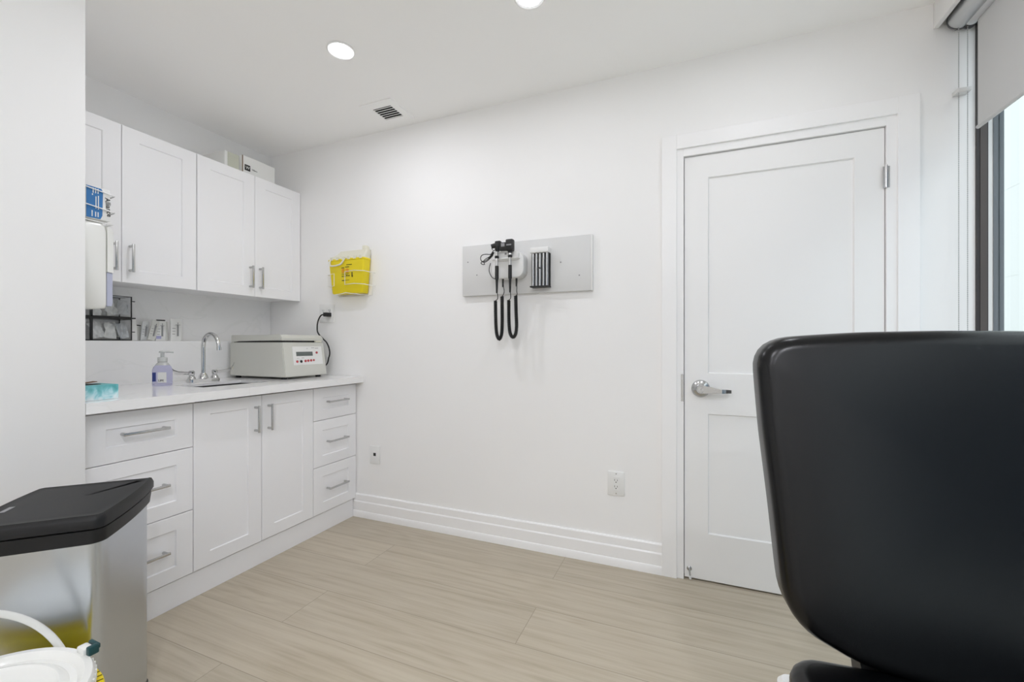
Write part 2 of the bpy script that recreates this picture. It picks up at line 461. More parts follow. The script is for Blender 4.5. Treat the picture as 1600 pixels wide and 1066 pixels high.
h.lathe((kx, -0.051, kz), [(0.0105, 0), (0.0105, 0.0035), (0.0085, 0.0035), (0.0085, 0.001), (0.007, 0.001), (0.0065, 0.003), (0, 0.003)], (0, -1, 0), 28)
h.build('key_cylinder', M['chrome'], hb)
h = MB(); h.box((kx-0.0012, -0.0548, kz-0.004), (kx+0.0012, -0.0536, kz+0.004)); h.build('keyhole', M['ink'], hb)
# hinges
for z in (1.82, 0.24):
    h = MB()
    h.cyl((3.590, -0.010, z-0.045), (3.590, -0.010, z+0.045), 0.0065, n=16, bev=0.001)
    for k in (-0.022, 0.0, 0.022): h.cyl((3.590, -0.010, z+k-0.0008), (3.590, -0.010, z+k+0.0008), 0.0071, n=16)
    h.cyl((3.590, -0.010, z+0.045), (3.590, -0.010, z+0.050), 0.005, n=12)
    h.box((3.578, -0.0135, z-0.044), (3.590, -0.0119, z+0.044)); h.box((3.590, -0.0140, z-0.044), (3.600, -0.0124, z+0.044))
    h.build('hinge', M['nickel'], door)
h = MB(); h.box((2.8005, -0.0135, 0.855), (2.8120, -0.0119, 0.985), 0.0005, 1); h.build('strike_plate', M['nickel'], door)
# door stop
h = MB()
h.lathe((2.838, 0, 0.052), [(0.011, 0), (0.011, 0.003), (0.005, 0.006), (0.005, 0.012), (0, 0.012)], (0, -1, 0), 20)
h.tube([(2.838, -0.011, 0.052), (2.840, -0.016, 0.040), (2.842, -0.019, 0.024)], 0.0035, n=10)
ds = h.build('door_stop', M['nickel'], door)
h = MB(); h.cyl((2.842, -0.019, 0.026), (2.8425, -0.020, 0.010), 0.0055, n=14, bev=0.0015); h.build('stop_tip', M['rubberwhite'], ds)

# ------------------------------------------------------------------ window, blind, outside
win = empty('window_1', (3.93, -2.0, SILL), 'tall window with dark bronze frame beside the door wall', 'window'); tag(win, kind='structure')
b = MB()
b.box((3.870, -0.010, SILL), (3.903, 0.0, 2.40)); b.box((3.870, -3.90, SILL), (3.903, -3.86, 2.40))
b.box((3.870, -3.86, SILL), (3.903, -0.010, SILL+0.05)); b.box((3.870, -3.86, 2.35), (3.903, -0.010, 2.40))
b.build('window_frame', M['bronze'], win)
b = MB()
b.box((3.879, -0.0125, SILL+0.05), (3.8995, -0.010, 2.35))
b.build('window_stop', mat('brown_anodised', (0.085, 0.072, 0.066), 0.45), win)
b = MB()
b.box((3.903, -0.008, SILL), (3.917, 0.0, 2.40)); b.build('weather_strip', M['white'], win)
b = MB()
b.box((3.917, -0.012, SILL), (3.947, 0.0, 2.40)); b.box((3.917, -3.90, SILL), (3.947, -3.86, 2.40))
b.box((3.903, -3.86, SILL), (3.947, -0.012, SILL+0.045)); b.box((3.903, -3.86, 2.355), (3.947, -0.012, 2.40))
b.box((3.917, -1.98, SILL), (3.947, -1.93, 2.40))
b.build('sash', M['greyframe'], win)
b = MB(); b.box((3.930, -3.86, SILL+0.045), (3.935, -0.012, 2.355)); b.build('pane', M['glass'], win)

bl = empty('roller_blind', (3.82, -2.0, 2.30), 'grey roller blind pulled partly down over the window', 'blind')
b = MB()
n = 28; ring = []
for y in (-0.030, -3.85):
    ring.append([(3.8115 + 0.0375*math.cos(a), y, 2.397 + 0.0375*math.sin(a)) for a in [2*PI*k/n for k in range(n)]])
b.rings(ring); b.build('cassette', M['alu'], bl)
b = MB(); b.cyl((3.838, -0.045, 2.376), (3.838, -3.84, 2.376), 0.021, n=28); b.build('fabric_roll', mat('pale_blind_roll', (0.62, 0.63, 0.65), 0.6), bl)
b = MB(); b.box((3.8455, -3.80, 1.955), (3.8470, -0.068, 2.39))
b.build('blind_fabric', M['fabric'], bl)
b = MB()
b.cyl((3.8462, -3.80, 1.951), (3.8462, -0.066, 1.951), 0.007, n=14, bev=0.002); b.build('bottom_bar', mat('pale_grey_bar', (0.55, 0.55, 0.545), 0.5), bl)
b = MB()
for (cx, cz, r) in ((3.8115, 2.397, 0.039), (3.838, 2.376, 0.024)):
    b.cyl((cx, -0.024, cz), (cx, -0.030, cz), r, n=28)
b.box((3.80, -0.024, 2.36), (3.85, -0.020, 2.44)); b.box((3.795, -0.024, 2.43), (3.85, -0.001, 2.436))
b.build('end_bracket', mat('dark_bracket', (0.10, 0.10, 0.105), 0.4), bl)
ch = MB()
for (cx, cy) in ((3.806, -0.034), (3.832, -0.034)):
    ch.tube([(cx, cy, 1.00), (cx, cy, 2.36)], 0.0009, n=6)
    z = 1.0
    while z < 2.36:
        ch.lathe((cx, cy, z), [(0.0004, -0.0021), (0.0018, -0.001), (0.0021, 0), (0.0018, 0.001), (0.0004, 0.0021)], n=6)
        z += 0.0075
ch.tube([(3.806, -0.034, 1.0), (3.812, -0.034, 0.985), (3.819, -0.034, 0.981), (3.826, -0.034, 0.985), (3.832, -0.034, 1.0)], 0.0018, n=6)
ch.build('bead_chain', mat('grey_beads', (0.42, 0.42, 0.42), 0.4), bl, label='beaded pull chain hanging in a long loop')
b = MB(); b.box((3.800, -0.040, 2.108), (3.842, -0.001, 2.124), 0.002); b.build('chain_guide', mat('clear_guide', (0.70, 0.70, 0.69), 0.2), bl)

fc = MB(); fc.box((6.2, 2.0, -0.15), (6.6, 13.0, 7.0))
for z in (0.9, 1.9, 2.9, 3.9): fc.box((6.197, 2.0, z), (6.2, 13, z+0.02))
for k in range(22): fc.box((6.185, 2.1+k*0.5, -0.15), (6.2, 2.22+k*0.5, 7.0))
tag(fc.build('building', M['facade']), 'pale neighbouring facade seen through the window', 'building', kind='structure')
fc = MB(); fc.box((8.5, -14, -0.15), (9.0, 1.6, 5.0))
tag(fc.build('building', mat('dark_reflected_facade', (0.10, 0.14, 0.19), 0.7)), 'dark slate facade added out of view across the paving, for the chair reflection', 'building', kind='structure')  # added out of view to give the chair back a dark bluish reflection
tag(MB().box((4.0, -14, -0.25), (9.0, 13, -0.15)).build('ground', M['ground']), 'pale paving outside the window', 'ground', kind='structure')

# ------------------------------------------------------------------ base cabinets and counter
XF = 0.806
cm = lambda u, v, w: (w, u, v)
def bar_pull(parent, p, q, out, m=None, width=0.011, thick=0.008, stand=0.030):
    """flat bar pull between p and q standing off along +x"""
    p = Vector(p); q = Vector(q); d = (q - p).normalized()
    b = MB()
    lo = Vector((p.x + stand, min(p.y, q.y), min(p.z, q.z))); hi = Vector((p.x + stand, max(p.y, q.y), max(p.z, q.z)))
    if abs(d.z) > 0.5:
        b.box((p.x+stand-thick/2, p.y-width/2, lo.z), (p.x+stand+thick/2, p.y+width/2, hi.z), 0.0018)
    else:
        b.box((p.x+stand-thick/2, lo.y, p.z-width/2), (p.x+stand+thick/2, hi.y, p.z+width/2), 0.0018)
    for e in (p + d*0.010, q - d*0.010):
        b.cyl((p.x, e.y, e.z), (p.x + stand, e.y, e.z), 0.0062, n=14)
    return b.build('handle', m or M['nickel'], parent)

def drawer_unit(name_label, y0, y1):
    t = empty('drawer_cabinet', (0.40, (y0+y1)/2, 0), name_label, 'cabinet')
    b = MB(); b.box((0.0 if y1 < -0.5 else 0.0, y0+0.001, 0.115), (XF-0.021, y1-0.001, 0.869)); b.build('body', M['cab'], t)
    g = 0.0018
    for z0, z1, hz in ((0.120, 0.3965, 0.258), (0.400, 0.6735, 0.542), (0.677, 0.868, 0.782)):
        d = MB(); st = 0.066; rl = 0.060
        shaker(d, (y0+g, z0), (y1-g, z1), XF-0.0205, XF, ((y0+g+st, z0+rl), (y1-g-st, z1-rl)), cm, 0.006)
        d = d.build('drawer', M['cab'], t, smooth=None)
        yc = (y0+y1)/2
        bar_pull(d, (XF, yc-0.081, hz), (XF, yc+0.081, hz), 1)
    return t
Y0, Y1, Y2, Y3 = -1.401, -1.0125, -0.3535, 0.0
drawer_unit('white three-drawer base cabinet beside the near wall end, partly behind the trash can', Y0+0.012, Y1)
drawer_unit('white three-drawer base cabinet in the corner under the centrifuge', Y2, -0.004)
t = empty('sink_cabinet', (0.40, (Y1+Y2)/2, 0), 'white two-door base cabinet under the sink', 'cabinet')
b = MB()
b.box((0.0, Y1+0.001, 0.115), (XF-0.021, Y1+0.019, 0.869)); b.box((0.0, Y2-0.019, 0.115), (XF-0.021, Y2-0.001, 0.869))
b.box((0.0, Y1+0.019, 0.115), (XF-0.021, Y2-0.019, 0.133)); b.box((0.0, Y1+0.019, 0.133), (0.012, Y2-0.019, 0.869))
b.build('body', M['cab'], t)
ym = -0.682
for (a, c, hy) in ((Y1+0.0018, ym-0.0015, ym-0.037), (ym+0.0015, Y2-0.0018, ym+0.037)):
    d = MB(); shaker(d, (a, 0.120), (c, 0.868), XF-0.0205, XF, ((a+0.071, 0.182), (c-0.071, 0.811)), cm, 0.006)
    d = d.build('door', M['cab'], t, smooth=None)
    bar_pull(d, (XF, hy, 0.684), (XF, hy, 0.820), 1)
b = MB(); b.box((XF-0.033, Y0+0.012, 0.0), (XF-0.010, -0.021, 0.1135), 0.0008, 1)
tag(b.build('toe_kick', M['cab']), 'white toe kick board running along the floor under the base cabinets', 'toe kick')

# counter with sink cut-out
CX1 = 0.864
ct = empty('countertop', (0.43, -0.70, 0.88), 'white veined quartz countertop over the base cabinets', 'countertop')
SX0, SX1, SY0, SY1 = 0.415, 0.655, -0.875, -0.515
b = MB()
zt, zb = 0.92, 0.905
b.box((0.131, -1.404, zb), (SX0, -0.002, zt)); b.box((SX1, -1.404, zb), (CX1-0.02, -0.002, zt))
b.box((SX0, -1.404, zb), (SX1, SY0, zt)); b.box((SX0, SY1, zb), (SX1, -0.002, zt))
b.box((CX1-0.02, -1.404, 0.880), (CX1, -0.002, zt), 0.0)
b.build('slab', M['quartz'], ct, smooth=None)
b = MB()
b.box((SX0-0.01, SY0-0.01, 0.735), (SX1+0.01, SY1+0.01, 0.738))
b.box((SX0-0.012, SY0-0.012, 0.738), (SX0-0.002, SY1+0.012, zb)); b.box((SX1+0.002, SY0-0.012, 0.738), (SX1+0.012, SY1+0.012, zb))
b.box((SX0-0.002, SY0-0.012, 0.738), (SX1+0.002, SY0-0.002, zb)); b.box((SX0-0.002, SY1+0.002, 0.738), (SX1+0.002, SY1+0.012, zb))
tag(b.build('sink', M['sinksteel']), 'undermount steel sink sunk in the white quartz counter', 'sink')
# half-height ledge behind the counter and splash panel above
b = MB(); b.box((0.001, -1.404, 0.875), (0.130, -0.002, 1.148), 0.001, 1)
struct('trim_3', b, M['quartz'], 'low white quartz ledge behind the sink', 'ledge')
b = MB(); b.box((0.0005, -1.404, 1.1485), (0.010, -0.001, 1.437))
struct('trim_4', b, M['quartz'], 'quartz splash panel under the wall cabinets', 'backsplash')

# ------------------------------------------------------------------ wall cabinets
XU = 0.308
def wall_unit(label, ya, yb):
    t = empty('wall_cabinet', (0.15, (ya+yb)/2, 1.43), label, 'cabinet')
    b = MB(); b.box((0.0, ya+0.001, 1.437), (XU-0.021, yb-0.001, 2.188)); b.build('body', M['cab'], t)
    mid = (ya+yb)/2
    for (a, c, hy) in ((ya+0.0015, mid-0.0015, mid-0.033), (mid+0.0015, yb-0.0015, mid+0.033)):
        d = MB(); shaker(d, (a, 1.430), (c, 2.190), XU-0.0205, XU, ((a+0.071, 1.494), (c-0.071, 2.129)), cm, 0.006)
        d = d.build('door', M['cab'], t, smooth=None)
        bar_pull(d, (XU, hy, 1.480), (XU, hy, 1.618), 1)
    return t
wall_unit('white two-door wall cabinet above the faucet and syringe packs', -1.3775, -0.6935)
wall_unit('white two-door wall cabinet in the corner, with cartons on top', -0.692, -0.003)
struct('trim_5', MB().box((0, -1.405, 1.437), (0.295, -1.379, 2.188)), M['cab'], 'white filler strip between wall cabinet and near wall end', 'filler')

# cartons on the wall cabinet
t = empty('carton', (0.15, -0.30, 2.19), 'white carton with black square mark on the wall cabinet, nearer the corner', 'box')
b = MB(); b.box((0.03, -0.417, 2.1905), (0.287, -0.189, 2.302), 0.002); b.build('carton_body', M['paper'], t)
b = MB(); b.box((0.287, -0.4165, 2.193), (0.2876, -0.410, 2.300)); b.build('edge_strip', M['kraft'], t)
b = MB(); b.box((0.287, -0.400, 2.213), (0.2878, -0.363, 2.249)); b.build('black_mark', M['ink'], t)
b = MB(); b.text('W', 0.026, (0.2880, -0.394, 2.223), (0, 1, 0), (0, 0, 1)); b.build('mark_letter', M['paper'], t)
b = MB(); b.text('Villera', 0.014, (0.2874, -0.352, 2.226), (0, 1, 0), (0, 0, 1)); b.build('carton_lettering', M['ink'], t)
t = empty('carton', (0.12, -0.47, 2.19), 'pale greenish carton on the wall cabinet, left of the white carton', 'box')
b = MB(); b.box((0.03, -0.515, 2.1905), (0.272, -0.424, 2.292), 0.002); b.build('carton_body', M['paper'], t)
b = MB(); b.box((0.272, -0.497, 2.192), (0.2726, -0.426, 2.290)); b.build('carton_panel', M['tape'], t)

# ------------------------------------------------------------------ faucet
fa = empty('faucet', (0.30, -0.657, 0.92), 'chrome gooseneck faucet with two wing levers behind the sink', 'faucet')
fx, fy = 0.305, -0.657
b = MB()
b.rings([[(fx+x, fy+y, 0.9205) for x, y in rr_outline(0.052, 0.168, 0.018)], [(fx+x, fy+y, 0.934) for x, y in rr_outline(0.050, 0.166, 0.018)], [(fx+x, fy+y, 0.938) for x, y in rr_outline(0.042, 0.158, 0.018)]])
b.build('faucet_base', M['chrome'], fa)
b = MB(); b.lathe((fx, fy, 0.938), [(0.024, 0), (0.022, 0.012), (0.016, 0.024), (0.0125, 0.030), (0, 0.030)])
b.tube([(fx, fy, 0.95), (fx, fy, 1.05), (fx, fy, 1.120), (fx+0.014, fy, 1.163), (fx+0.045, fy+0.004, 1.187), (fx+0.085, fy+0.007, 1.178), (fx+0.110, fy+0.009, 1.145), (fx+0.117, fy+0.010, 1.103)], [0.0105]*5+[0.0103, 0.0100, 0.0100], n=18, sub=5)
b.cyl((fx+0.1165, fy+0.0098, 1.112), (fx+0.118, fy+0.010, 1.096), 0.0118, n=18)
b.build('spout', M['chrome'], fa)
for s in (-1, 1):
    yy = fy + s*0.062
    b = MB(); b.lathe((fx, yy, 0.936), [(0.020, 0), (0.018, 0.010), (0.0125, 0.018), (0.0125, 0.026), (0.015, 0.030), (0.015, 0.043), (0.010, 0.048), (0, 0.048)], n=24)
    v = b.build('valve', M['chrome'], fa)
    b = MB()
    pts = [(0.000, 0.970, 0.006), (0.035, 0.972, 0.007), (0.070, 0.975, 0.009), (0.092, 0.983, 0.011), (0.106, 0.998, 0.012), (0.112, 1.014, 0.009)]
    R = []
    for i, (dy, z, hw) in enumerate(pts):
        a = pts[max(i-1, 0)]; c = pts[min(i+1, len(pts)-1)]
        tx = Vector((c[0]-a[0], c[1]-a[1])).normalized(); nx = Vector((-tx.y, tx.x))*0.0028
        R.append([(fx-hw*0.55, yy+s*(dy+nx.x), z+nx.y-hw*0.8), (fx+hw*0.55, yy+s*(dy+nx.x), z+nx.y+hw*0.8), (fx+hw*0.55, yy+s*(dy-nx.x), z-nx.y+hw*0.8), (fx-hw*0.55, yy+s*(dy-nx.x), z-nx.y-hw*0.8)])
    b.rings(R); b.build('wing_lever', M['chrome'], v, smooth=50)

# ------------------------------------------------------------------ soap bottle
sx, sy = 0.378, -0.900
so = empty('soap_bottle', (sx, sy, 0.9205), 'clear pump bottle of lavender hand soap on the counter left of the faucet', 'soap bottle')
ang = math.radians(-58)
def rot2(p, a): return (p[0]*math.cos(a)-p[1]*math.sin(a), p[0]*math.sin(a)+p[1]*math.cos(a))
def ringat(w, d, r, z, cx, cy, a): return [(cx+q[0], cy+q[1], z) for q in (rot2(p, a) for p in rr_outline(w, d, r, 6))]
b = MB()
b.rings([ringat(0.074, 0.052, 0.018, 0.9205, sx, sy, ang+PI/2), ringat(0.078, 0.056, 0.02, 0.925, sx, sy, ang+PI/2), ringat(0.078, 0.056, 0.02, 1.000, sx, sy, ang+PI/2),
         ringat(0.070, 0.050, 0.02, 1.016, sx, sy, ang+PI/2), ringat(0.055, 0.044, 0.018, 1.024, sx, sy, ang+PI/2)])
b.build('soap_liquid', M['soap'], so)
b = MB()
b.rings([ringat(0.056, 0.045, 0.018, 1.0245, sx, sy, ang+PI/2), ringat(0.048, 0.042, 0.019, 1.034, sx, sy, ang+PI/2), ringat(0.034, 0.034, 0.0165, 1.040, sx, sy, ang+PI/2)])
b.build('shoulder', M['pumpclear'], so)
b = MB(); b.cyl((sx, sy, 1.040), (sx, sy, 1.064), 0.020, n=24, bev=0.002)
b.cyl((sx, sy, 1.064), (sx, sy, 1.088), 0.008, n=16)
d = Vector((0.38, 0.92, 0)).normalized()
b.lathe((sx, sy, 1.087), [(0.014, 0), (0.015, 0.003), (0.012, 0.009), (0, 0.010)], n=20)
b.tube([(sx, sy, 1.091), (sx+d.x*0.025, sy+d.y*0.025, 1.092), (sx+d.x*0.045, sy+d.y*0.045, 1.088)], [0.0055, 0.0050, 0.0040], n=10)
b.build('pump', M['pumpclear'], so)
nx, ny = math.cos(ang), math.sin(ang)       # bottle front faces between camera and counter front
tx, ty = -ny, nx
def onfront(u, z, e=0.0007): return (sx + nx*(0.028+e) + tx*u, sy + ny*(0.028+e) + ty*u, z)
b = MB(); b.rings([[onfront(-0.005, 0.938), onfront(0.034, 0.938), onfront(0.034, 0.990), onfront(-0.005, 0.990)], [onfront(-0.005, 0.938, 0.0012), onfront(0.034, 0.938, 0.0012), onfront(0.034, 0.990, 0.0012), onfront(-0.005, 0.990, 0.0012)]])
lb = b.build('label', M['paper'], so)
b = MB(); b.rings([[onfront(-0.029, 0.944), onfront(-0.013, 0.944), onfront(-0.013, 0.989), onfront(-0.029, 0.989)], [onfront(-0.029, 0.944, 0.0012), onfront(-0.013, 0.944, 0.0012), onfront(-0.013, 0.989, 0.0012), onfront(-0.029, 0.989, 0.0012)]])
b.build('back_label', M['inkblue'], so)
b = MB(); b.text('LIFE', 0.0145, onfront(-0.002, 0.944, 0.0015), (tx, ty, 0), (0, 0, 1)); b.build('label_lettering', M['ink'], lb)

# ------------------------------------------------------------------ tissue box
t = empty('tissue_box', (0.79, -1.335, 0.9205), 'low teal watercolour patterned tissue box at the counter edge', 'tissue box')
b = MB(); b.box((0.665, -1.400, 0.9205), (0.792, -1.276, 0.976), 0.001, 1); b.build('box_body', M['teal'], t)
b = MB(); R = rr_outline(0.06, 0.085, 0.028, 6, 0.725, -1.345)
b.rings([[(x, y, 0.9762) for x, y in R], [(x, y, 0.9766) for x, y in R]]); b.build('slot', M['dark'], t)
b = MB(); b.box((0.670, -1.400, 0.9768), (0.700, -1.300, 0.9792), rot=Matrix.Rotation(0.12, 3, 'X')); b.build('lid_flap', M['kraft'], t)

# ------------------------------------------------------------------ centrifuge
ce = empty('centrifuge', (0.40, -0.25, 0.92), 'beige benchtop centrifuge with small screen on the counter by the corner', 'centrifuge')
ya, yb = -0.408, -0.095
prof = [(0.165, 0.934), (0.648, 0.934), (0.617, 1.141), (0.165, 1.141)]
b = MB(); b.rings([[(x, ya, z) for x, z in prof], [(x, yb, z) for x, z in prof]])
bmesh.ops.bevel(b.b, geom=list(b.b.edges), offset=0.004, segments=2, affect='EDGES')
b.build('housing', M['beige'], ce)
b = MB(); b.box((0.185, ya+0.012, 1.1405), (0.602, yb-0.012, 1.152)); b.build('gasket', M['black'], ce)
b = MB()
lid = [(0.172, 1.1435), (0.205, 1.1435), (0.240, 1.1515), (0.616, 1.1515), (0.616, 1.168), (0.596, 1.187), (0.172, 1.187)]
b.rings([[(x, ya+0.002, z) for x, z in lid], [(x, yb-0.002, z) for x, z in lid]])
bmesh.ops.bevel(b.b, geom=list(b.b.edges), offset=0.003, segments=2, affect='EDGES')
ld = b.build('lid', M['beige'], ce)
b = MB(); b.box((0.604, -0.160, 1.143), (0.618, -0.112, 1.1515), 0.001, 1); b.build('latch', M['ivory'], ld)
def onpanel(y, z, e=0.0):            # sloping front of the housing
    k = (z-0.934)/(1.141-0.934); return (0.648 + (0.617-0.648)*k + e, y, z + e*0.15)
def quad(b, y0, y1, z0, z1, e0, e1): b.rings([[onpanel(y0, z0, e0), onpanel(y1, z0, e0), onpanel(y1, z1, e0), onpanel(y0, z1, e0)], [onpanel(y0, z0, e1), onpanel(y1, z0, e1), onpanel(y1, z1, e1), onpanel(y0, z1, e1)]])
b = MB(); quad(b, -0.343, -0.120, 1.003, 1.116, -0.001, 0.0010); pn = b.build('control_panel', M['paper'], ce)
b = MB(); quad(b, -0.318, -0.195, 1.057, 1.083, 0.001, 0.0016); b.build('screen', M['lcd'], pn)
for (y, z, m_, r) in ((-0.317, 1.024, 'red_button', 0.0075), (-0.288, 1.024, 'ink', 0.0085), (-0.256, 1.026, 'red_button', 0.0075), (-0.235, 1.027, 'red_button', 0.0075), (-0.213, 1.028, 'red_button', 0.0075), (-0.192, 1.029, 'red_button', 0.0065), (-0.163, 1.076, 'red_button', 0.0075)):
    b = MB(); c0 = onpanel(y, z, 0.0008); b.cyl(c0, (c0[0]+0.003, c0[1], c0[2]+0.0004), r, n=16); b.build('button', M[m_], pn)
b = MB()
for (y, z, w) in ((-0.315, 1.0425, 0.005), (-0.305, 1.0425, 0.004), (-0.282, 1.044, 0.018), (-0.238, 1.101, 0.008), (-0.200, 1.105, 0.022), (-0.172, 1.103, 0.026)):
    b = MB(); quad(b, y, y+w, z, z+0.0028, 0.0008, 0.0014); b.build('printed_text', M['grey_text'], pn)
for (x, y) in ((0.20, ya+0.03), (0.20, yb-0.03), (0.60, ya+0.03), (0.60, yb-0.03)):
    b = MB(); b.cyl((x, y, 0.9203), (x, y, 0.936), 0.016, n=16); b.build('rubber_foot', M['black'], ce)
b = MB(); b.lathe((0.185, ya+0.0005, 0.985), [(0.011, 0), (0.011, 0.003), (0.008, 0.005), (0, 0.005)], (0, -1, 0), 20); b.build('side_plug', M['ivory'], ce)

# ------------------------------------------------------------------ outlets
def screw(b, x, z, y): b.cyl((x, y, z), (x, y-0.001, z), 0.0028, n=12)
t = empty('wall_outlet', (0.552, 0, 1.343), 'double wall outlet above the centrifuge with black plug in it', 'outlet')
b = MB(); b.box((0.487, -0.006, 1.277), (0.617, -0.0005, 1.404), 0.002); b.build('cover_plate', M['white'], t)
for x in (0.524, 0.581):
    b = MB(); b.box((x-0.017, -0.0085, 1.306), (x+0.017, -0.006, 1.374), 0.001, 1); f = b.build('socket_face', M['white'], t)
    b = MB()
    for z in (1.356,):
        b.box((x-0.007, -0.0092, z), (x-0.005, -0.0085, z+0.009)); b.box((x+0.005, -0.0092, z), (x+0.007, -0.0085, z+0.008)); b.cyl((x, -0.0085, z-0.006), (x, -0.0092, z-0.006), 0.0028, n=10)
    b.build('slot', M['ink'], f)
t = empty('power_cord', (0.55, -0.1, 1.05), 'black power cord plugged in above the centrifuge and looping behind it', 'cord')
b = MB(); b.box((0.563, -0.050, 1.316), (0.600, -0.0095, 1.343), 0.004); b.build('plug', M['black'], t)
b = MB()
b.tube([(0.566, -0.045, 1.330), (0.548, -0.052, 1.322), (0.534, -0.060, 1.290), (0.531, -0.066, 1.250), (0.540, -0.068, 1.205), (0.580, -0.062, 1.165), (0.600, -0.052, 1.140), (0.616, -0.048, 1.105), (0.622, -0.048, 1.070), (0.616, -0.050, 1.040), (0.60, -0.06, 0.99), (0.50, -0.074, 0.95), (0.40, -0.074, 0.9265), (0.30, -0.074, 0.9265)], 0.0045, n=10, sub=5)
b.build('cable', M['black'], t)
t = empty('wall_outlet', (0.960, 0, 0.414), 'white low wall plate with one dark jack beside the cabinets', 'outlet')
b = MB(); b.box((0.920, -0.006, 0.356), (1.000, -0.0005, 0.472), 0.002); b.build('cover_plate', M['white'], t)
b = MB(); b.box((0.950, -0.0075, 0.408), (0.969, -0.006, 0.428), 0.0005, 1); b.build('jack', M['ink'], t)
t = empty('wall_outlet', (2.492, 0, 0.418), 'white double-socket wall plate low beside the door casing', 'outlet')
b = MB(); b.box((2.450, -0.0065, 0.357), (2.535, -0.0005, 0.479), 0.0025); b.build('cover_plate', M['white'], t)
b = MB(); b.box((2.475, -0.0085, 0.384), (2.510, -0.0065, 0.451), 0.001, 1); f = b.build('socket_face', M['white'], t)
b = MB()
for z in (0.432, 0.400):
    b.box((2.4845, -0.0092, z), (2.4865, -0.0085, z+0.009)); b.box((2.498, -0.0092, z), (2.500, -0.0085, z+0.008)); b.cyl((2.4925, -0.0085, z-0.006), (2.4925, -0.0092, z-0.006), 0.0028, n=10)
b.build('slot', M['ink'], f)
for z in (0.468, 0.368):
    b = MB(); screw(b, 2.4925, z, -0.0063); b.build('screw', M['nickel'], t)

# ------------------------------------------------------------------ sharps container and its bracket
t = empty('sharps_container', (0.79, -0.04, 1.46), 'yellow sharps container with pale lid in a wire bracket on the wall', 'sharps container')
def sring(w, d, r, z, cx, n=6): return [(x, y, z) for x, y in rr_outline(w, d, r, n, cx, -0.008 - d/2)]
b = MB(); b.rings([sring(0.246, 0.058, 0.012, 1.459, 0.788), sring(0.256, 0.062, 0.014, 1.466, 0.788), sring(0.294, 0.070, 0.014, 1.672, 0.787), sring(0.300, 0.074, 0.014, 1.674, 0.787), sring(0.300, 0.074, 0.014, 1.683, 0.787)])
b.build('bin', M['yellow'], t)
b = MB(); b.rings([sring(0.290, 0.068, 0.014, 1.683, 0.787), sring(0.288, 0.066, 0.014, 1.695, 0.787), sring(0.245, 0.052, 0.012, 1.716, 0.815), sring(0.225, 0.044, 0.012, 1.738, 0.825)])
for k in range(6): b.box((0.660+k*0.048, -0.083, 1.677), (0.682+k*0.048, -0.078, 1.698), 0.001, 1)
b.box((0.895, -0.05, 1.730), (0.925, -0.012, 1.765), 0.006)
lid = b.build('lid', M['ivory'], t)
b = MB(); b.tube([(0.662, -0.080, 1.682), (0.664, -0.090, 1.660), (0.674, -0.094, 1.642), (0.700, -0.096, 1.637), (0.745, -0.096, 1.641), (0.766, -0.094, 1.650), (0.778, -0.088, 1.672), (0.785, -0.080, 1.690)], 0.0055, n=10, sub=4)
b.build('carry_handle', M['ivory'], t)
b = MB()
def sline(b, x, z, w, h):
    k = (z-1.466)/(1.672-1.466); y = -0.008 - (0.062 + 0.008*k) - 0.0006
    b.box((x, y-0.0006, z), (x+w, y+0.001, z+h))
for (x, z, w, h) in ((0.792, 1.640, 0.045, 0.005), (0.750, 1.622, 0.024, 0.005), (0.782, 1.626, 0.032, 0.005), (0.832, 1.563, 0.009, 0.05), (0.752, 1.566, 0.014, 0.006), (0.772, 1.566, 0.012, 0.006), (0.790, 1.568, 0.010, 0.008), (0.806, 1.568, 0.010, 0.008), (0.835, 1.562, 0.008, 0.012), (0.752, 1.540, 0.020, 0.006), (0.778, 1.542, 0.034, 0.003), (0.752, 1.585, 0.06, 0.002), (0.752, 1.578, 0.05, 0.002)): sline(b, x, z, w, h)
b.build('printed_text', mat('olive_ink', (0.10, 0.085, 0.01), 0.6), t)
b = MB()
for cx in (0.765, 0.800):
    y = -0.0785
    R0 = rr_outline(0.022, 0.024, 0.004, 3, cx, 1.605); R1 = rr_outline(0.014, 0.016, 0.003, 3, cx, 1.605)
    for A, B in ((R0, R1),):
        n = len(A); va = [b.b.verts.new((x, y, z)) for x, z in A]; vb = [b.b.verts.new((x, y, z)) for x, z in B]
        for i in range(n): b.b.faces.new((va[i], va[(i+1) % n], vb[(i+1) % n], vb[i]))
    b.box((cx-0.004, y, 1.603), (cx+0.004, y+0.001, 1.609))
b.build('warning_symbol', M['orange_text'], t)
wb = empty('wire_bracket', (0.79, -0.04, 1.45), 'white wire bracket holding the yellow sharps container on the wall', 'bracket')
b = MB(); r = 0.0022; yf = -0.083
b.tube([(0.640, -0.002, 1.585), (0.640, yf, 1.585), (0.695, yf, 1.590), (0.695, yf, 1.510), (0.645, yf, 1.507), (0.645, -0.002, 1.507)], r, n=8)
b.tube([(0.962, -0.002, 1.590), (0.958, -0.06, 1.590), (0.945, yf, 1.594), (0.860, yf, 1.602), (0.785, yf, 1.598), (0.785, yf, 1.515), (0.860, yf, 1.518), (0.945, yf, 1.510), (0.958, -0.06, 1.506), (0.962, -0.002, 1.506)], r, n=8)
b.tube([(0.690, -0.002, 1.452), (0.705, yf, 1.452), (0.760, yf-0.003, 1.456), (0.795, yf-0.004, 1.462), (0.830, yf-0.003, 1.456), (0.885, yf, 1.450), (0.90, -0.002, 1.450)], r, n=8)
b.tube([(0.66, -0.004, 1.600), (0.66, -0.004, 1.448), (0.94, -0.004, 1.448), (0.94, -0.004, 1.602)], r, n=8)
b.build('wire', M['white'], wb)

